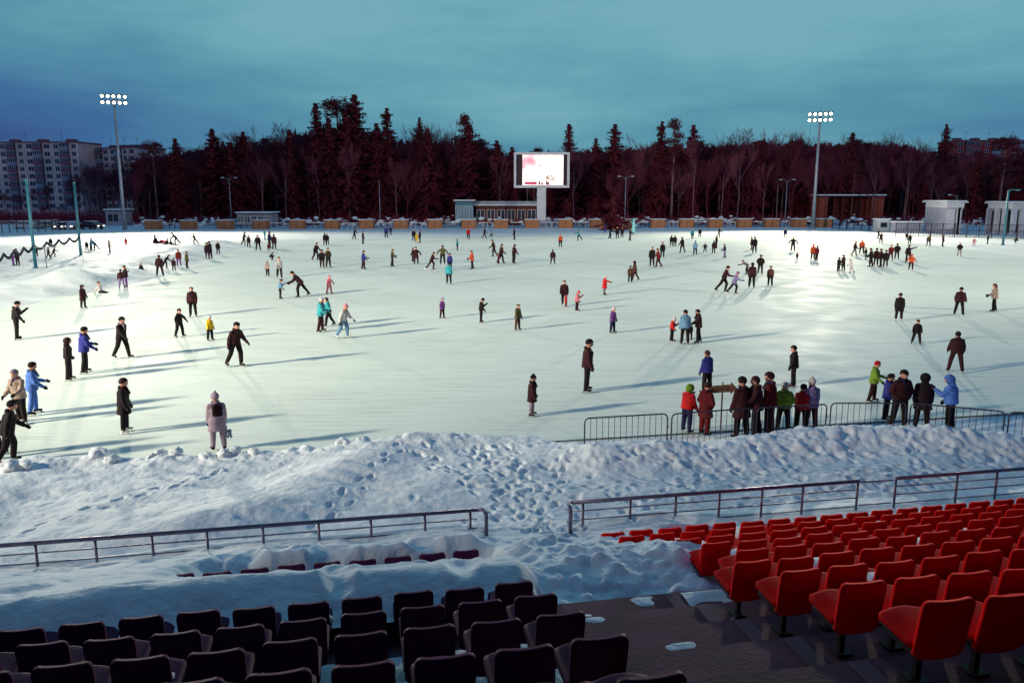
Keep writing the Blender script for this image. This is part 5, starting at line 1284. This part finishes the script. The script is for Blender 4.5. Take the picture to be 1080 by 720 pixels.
SK=[('s',335,109,178,'tall narrow spruce with a ragged tip, left neighbour of the broad dark pine crown',1.0,0),
('p',356,101,184,'highest broad pine crown on the skyline, left of centre',1.5,1),('s',375,100,180,'pointed spruce, highest tip on the skyline, touching the broad pine crown',1.15,2),
('s',366,118,176,'bushy spruce filling the gap under the broad pine crown',1.3,4),('s',348,124,176,'bushy spruce leaning into the base of the broad pine crown',1.2,3),
('s',409,114,182,'slim spruce with see-through tip standing apart, right of the highest group',.85,1),('s',398,130,180,'small spruce just left of the slim see-through spruce',.9,2),
('s',443,124,186,'slender spruce tip rising from the round bare crown at left centre',.7,3),('b',460,122,188,'round bare crown on the skyline behind the slender spruce tip',1.5,1),('b',436,130,190,'bare crown left of the slender spruce tip',1.2,2),
('p',490,118,180,'tall dense pine with a blunt top, right of the round bare crown',1.0,2),('s',495,132,177,'dark spruce under the blunt-topped pine',1.3,0),('s',452,136,178,'dark spruce in front of the round bare crown',1.1,4),
('s',524,148,184,'small pointed spruce left of the screen',1.1,1),('s',540,155,182,'small spruce at the upper left corner of the screen',1.0,2),
('s',600,131,180,'pointed spruce directly right of the screen',1.0,0),('s',648,131,182,'pointed spruce midway between the screen and the twin spruces',.95,2),('s',628,146,180,'lower spruce left of the midway spruce',1.1,3),
('b',616,150,184,'bare birch between the spruce by the screen and the next lower one',1.0,0),
('s',697,128,182,'left twin of the spruces at right centre',.8,1),('p',710,124,178,'pine with a long pale trunk between the twin spruces',1.15,0),('s',730,132,182,'right twin of the spruces at right centre',1.05,4),
('s',897,140,186,'dark spruce tip right of the right floodlight mast',1.0,2),('s',995,131,190,'lone pointed spruce left of the brick high-rise',.75,1),
('p',1058,142,178,'rounded dark pine crown in front of the brick high-rise',1.5,1),
('p',163,147,176,'dark rounded pine right of the panel block',1.3,1),('s',187,146,174,'ragged dark spruce right of the rounded pine',1.15,3),('s',183,162,172,'low dark spruce under the ragged one',1.3,0),
('s',226,136,180,'dark spruce at the left end of the forest skyline',1.1,2),('s',258,139,180,'spruce with an asymmetric tip left of the purple bare crowns',1.1,1),('s',244,150,176,'lower spruce filling the left forest edge',1.2,4),
('b',275,128,190,'large hazy bare crown, first of the pale group at left',1.5,3),('b',297,126,192,'large hazy bare crown, second of the pale group at left',1.5,5),('b',318,132,190,'hazy bare crown, third of the pale group at left',1.2,1),
('s',307,137,178,'dark spruce in front of the hazy bare crowns',1.0,0),
('b',205,150,186,'bare crown behind the ragged dark spruce',1.1,2),('b',680,140,190,'hazy bare crown left of the twin spruces',1.3,3),('b',752,142,190,'bare crown right of the twin spruces',1.2,1),
('b',785,131,188,'tall bare crown left of the right floodlight mast, first of two',1.4,5),('b',808,134,186,'tall bare crown left of the right floodlight mast, second of two',1.3,2),('b',838,136,188,'bare crown just left of the right floodlight mast',1.3,4),
('b',880,142,188,'bare crown right behind the right floodlight mast',1.2,1),('b',915,137,190,'wide bare crown, first right of the dark spruce tip',1.4,3),('b',940,137,188,'wide bare crown, second right of the dark spruce tip',1.4,5),('b',968,142,186,'wide bare crown, third right of the dark spruce tip',1.3,2),
('s',798,148,182,'small dark spruce before the tall bare crowns',1.0,1),('b',1022,158,184,'bare tree in front of the left part of the brick high-rise',1.1,0),
('s',1030,165,176,'dark spruce low before the brick high-rise',1.3,3),('b',105,168,215,'bare tree in front of the panel block, beside the mast',1.3,3),('b',128,172,205,'bare tree right of the left floodlight mast',1.2,1),('b',82,182,225,'small bare tree before the middle of the panel block',1.2,5),('b',30,196,225,'low bare tree before the left part of the panel block',1.4,2),('b',50,192,228,'low bare tree between the balcony stacks of the panel block',1.3,4),('b',92,170,222,'dense bare tree hiding the joint between the two wings of the panel block',1.5,0),('b',140,160,200,'bare tree at the right end of the panel block',1.3,5),('b',118,178,195,'low bare tree left of the small pale hut',1.2,4),('b',150,172,190,'leafless tree before the first forest pine',1.3,2),('b',6,200,220,'low bare tree at the very left edge',1.3,1)]
for k,x,yt,Y_,lab,wd_,i in SK: sky_tree(k,x,yt,Y_,lab,wd_,i)
# the forest between and behind
def skyline(x):
    pts_=[(-80,178),(0,215),(60,205),(120,178),(150,160),(200,155),(230,146),(300,142),(330,134),(380,130),(420,142),(500,142),(540,158),(600,155),(680,150),(740,148),(800,146),(860,146),(940,146),(1000,158),(1060,160),(1160,160)]
    for a_,b_ in zip(pts_,pts_[1:]):
        if a_[0]<=x<=b_[0]: return a_[1]+(b_[1]-a_[1])*(x-a_[0])/(b_[0]-a_[0])
    return 165
GR={'s':('spruce_tree','dark spruce deep in the forest behind the rink','spruce tree','forest spruces'),'p':('pine_tree','tall pine with a bare trunk deep in the forest behind the rink','pine tree','forest pines'),'b':('bare_tree','bare leafless tree deep in the forest behind the rink','bare tree','forest bare trees')}
cnt=0
for row,(Y_,step,dy) in enumerate([(180,17,12),(189,14,4),(199,13,0),(211,13,-2),(226,12,-3)]):
    x=-60+row*5 if row>2 else 140
    while x<1140:
        xx=x+rt.uniform(-5,5); yy=Y_+rt.uniform(-4,4); yt=skyline(xx)+dy+rt.uniform(0,14)
        k=rt.choice('bbbssp' if row<3 else 'bbssp')
        if xx<140: k='b'; yt=max(yt,185)+rt.uniform(0,12); 
        if xx<140 and row!=4: x+=step*3; continue
        if k=='s': yt+=9+rt.uniform(0,8)
        h=zat(yt,yy)+.3
        P0={'s':SP,'p':PI_,'b':BA}[k]; g_=GR[k]; tree(P0[rt.randrange(len(P0))],g_[0],xat(xx,yy,h*.6),yy,h,g_[1],g_[2],g_[3],rt.uniform(1.0,1.4)); cnt+=1
        x+=step
print('forest trees',cnt)
BI=[bare_mesh(60+i,18,pale=True,fork=.55,spread=.34,full=.55) for i in range(3)]
for p_ in BI: HT[id(p_[0])]=norm_h(*p_)
for i,(x,yt) in enumerate([(336,165),(368,150),(418,162),(527,160),(556,168),(606,150),(733,140),(762,158),(779,150),(806,170),(922,160),(958,150),(984,168),(275,165),(300,160)]):
    h=zat(yt,174)+.3; t_=tree(BI[i%3],'birch_tree',xat(x,173+i%4,h*.6),173+i%4,h,'slender birch with a pale trunk, %s from the left along the forest edge'%ORD[[0,1,2,3,4,5,6,7,8,9,10,11,12,13,14][sorted([336,368,418,527,556,606,733,762,779,806,922,958,984,275,300]).index(x)]],'birch tree','pale birches along the forest edge',.9); t_.rotation_euler.x=rt.uniform(-.05,.05)
# far wood that reads as one mass, and scrub under the trees
q=random.Random(77); m=MB()
for k in range(5200):
    Y_=q.uniform(232,285); x=q.uniform(150,1200); zt=zat(skyline(x)+q.uniform(2,40),Y_); X_=xat(x,Y_,6)
    r_=q.uniform(.07,.25); a=q.uniform(-.06,.06)
    m.tube([(X_,Y_,-.5),(X_+a*zt,Y_,zt)],[r_,.05],3,caps=False)
for k in range(34000):
    Y_=q.uniform(236,290); x=q.uniform(146,1200); zt=zat(skyline(x)+9,Y_); z=zt*q.random()**.8; X_=xat(x,Y_,6)
    d=Vector((q.gauss(0,1),q.gauss(0,.6),q.gauss(0,1)))*1.1; e=Vector((q.gauss(0,1),q.gauss(0,.6),q.gauss(0,1)))*.8; p=Vector((X_,Y_,z)); m.add([p-d,p+d,p+e],[(0,1,2)])
tag(m.build('far_woodland',M['brush']),'dense far wood of trunks and twigs closing the view behind the forest edge','woodland',kind='stuff')
m=MB()
for k in range(9000):
    Y_=q.uniform(163,200); x=q.uniform(136,1180); X_=xat(x,Y_,1); h=q.uniform(.5,3.2); p=Vector((X_,Y_,-.2)); a=Vector((q.gauss(0,.3),q.gauss(0,.2),1)).normalized()*h
    s=Vector((q.uniform(.03,.09),0,0)); m.add([p-s,p+s,p+a],[(0,1,2)])
for k in range(3800):
    Y_=q.uniform(178,235); x=q.uniform(-30,150); X_=xat(x,Y_,1); h=q.uniform(.5,3.4); p=Vector((X_,Y_,-.3)); a=Vector((q.gauss(0,.4),q.gauss(0,.2),1)).normalized()*h
    s=Vector((q.uniform(.04,.12),0,0)); m.add([p-s,p+s,p+a],[(0,1,2)])
tag(m.build('undergrowth',M['brush']),'tangle of dark winter undergrowth beneath the forest edge','undergrowth',kind='stuff')
m=MB()
for k in range(1100):
    Y_=q.uniform(160,178); x=q.uniform(140,1100); X_=xat(x,Y_,1); s=q.uniform(.12,.5); m.ball((X_,Y_,q.uniform(.1,2.1)*q.random()),(s*1.3,s,s*.7),6,4)
tag(m.build('snowy_scrub',M['roofsnow']),'patches of snow lying on the scrub between the booths and the forest','snowy scrub',kind='stuff')
# dark rounded spruce on the rink edge
Y_=146; X_=xat(647,Y_,2); tm,cm=spruce_mesh(99,5.6,2.6,1.0,.05)
r=empty('spruce_tree',(X_,Y_,0),0,'dark rounded small spruce standing on the far edge of the ice','spruce tree'); link('trunk',tm,r); link('crown',cm,r); r.scale=(1.3,1.3,1.1)
# pale turquoise ice figure
X_,Y_=gp(668,246); m=MB(); m.cap((0,0,.2),(0,0,1.0),.35,.28); m.cap((0,0,1.0),(0,0,1.8),.28,.2); m.ball((0,0,2.2),.24); m.cap((0,0,1.5),(.5,0,1.1),.1,.08); m.cap((0,0,1.5),(-.5,0,1.9),.1,.08)
me=remesh(m,'ice_figure',.06,2); o=link('ice_figure',me); me.materials.append(mat('pale_turquoise','#7cc8cc',.3)); o.location=(X_,Y_,ground_z(X_,Y_)-.05); tag(o,'pale turquoise figure standing right of the dark rounded spruce','figure')
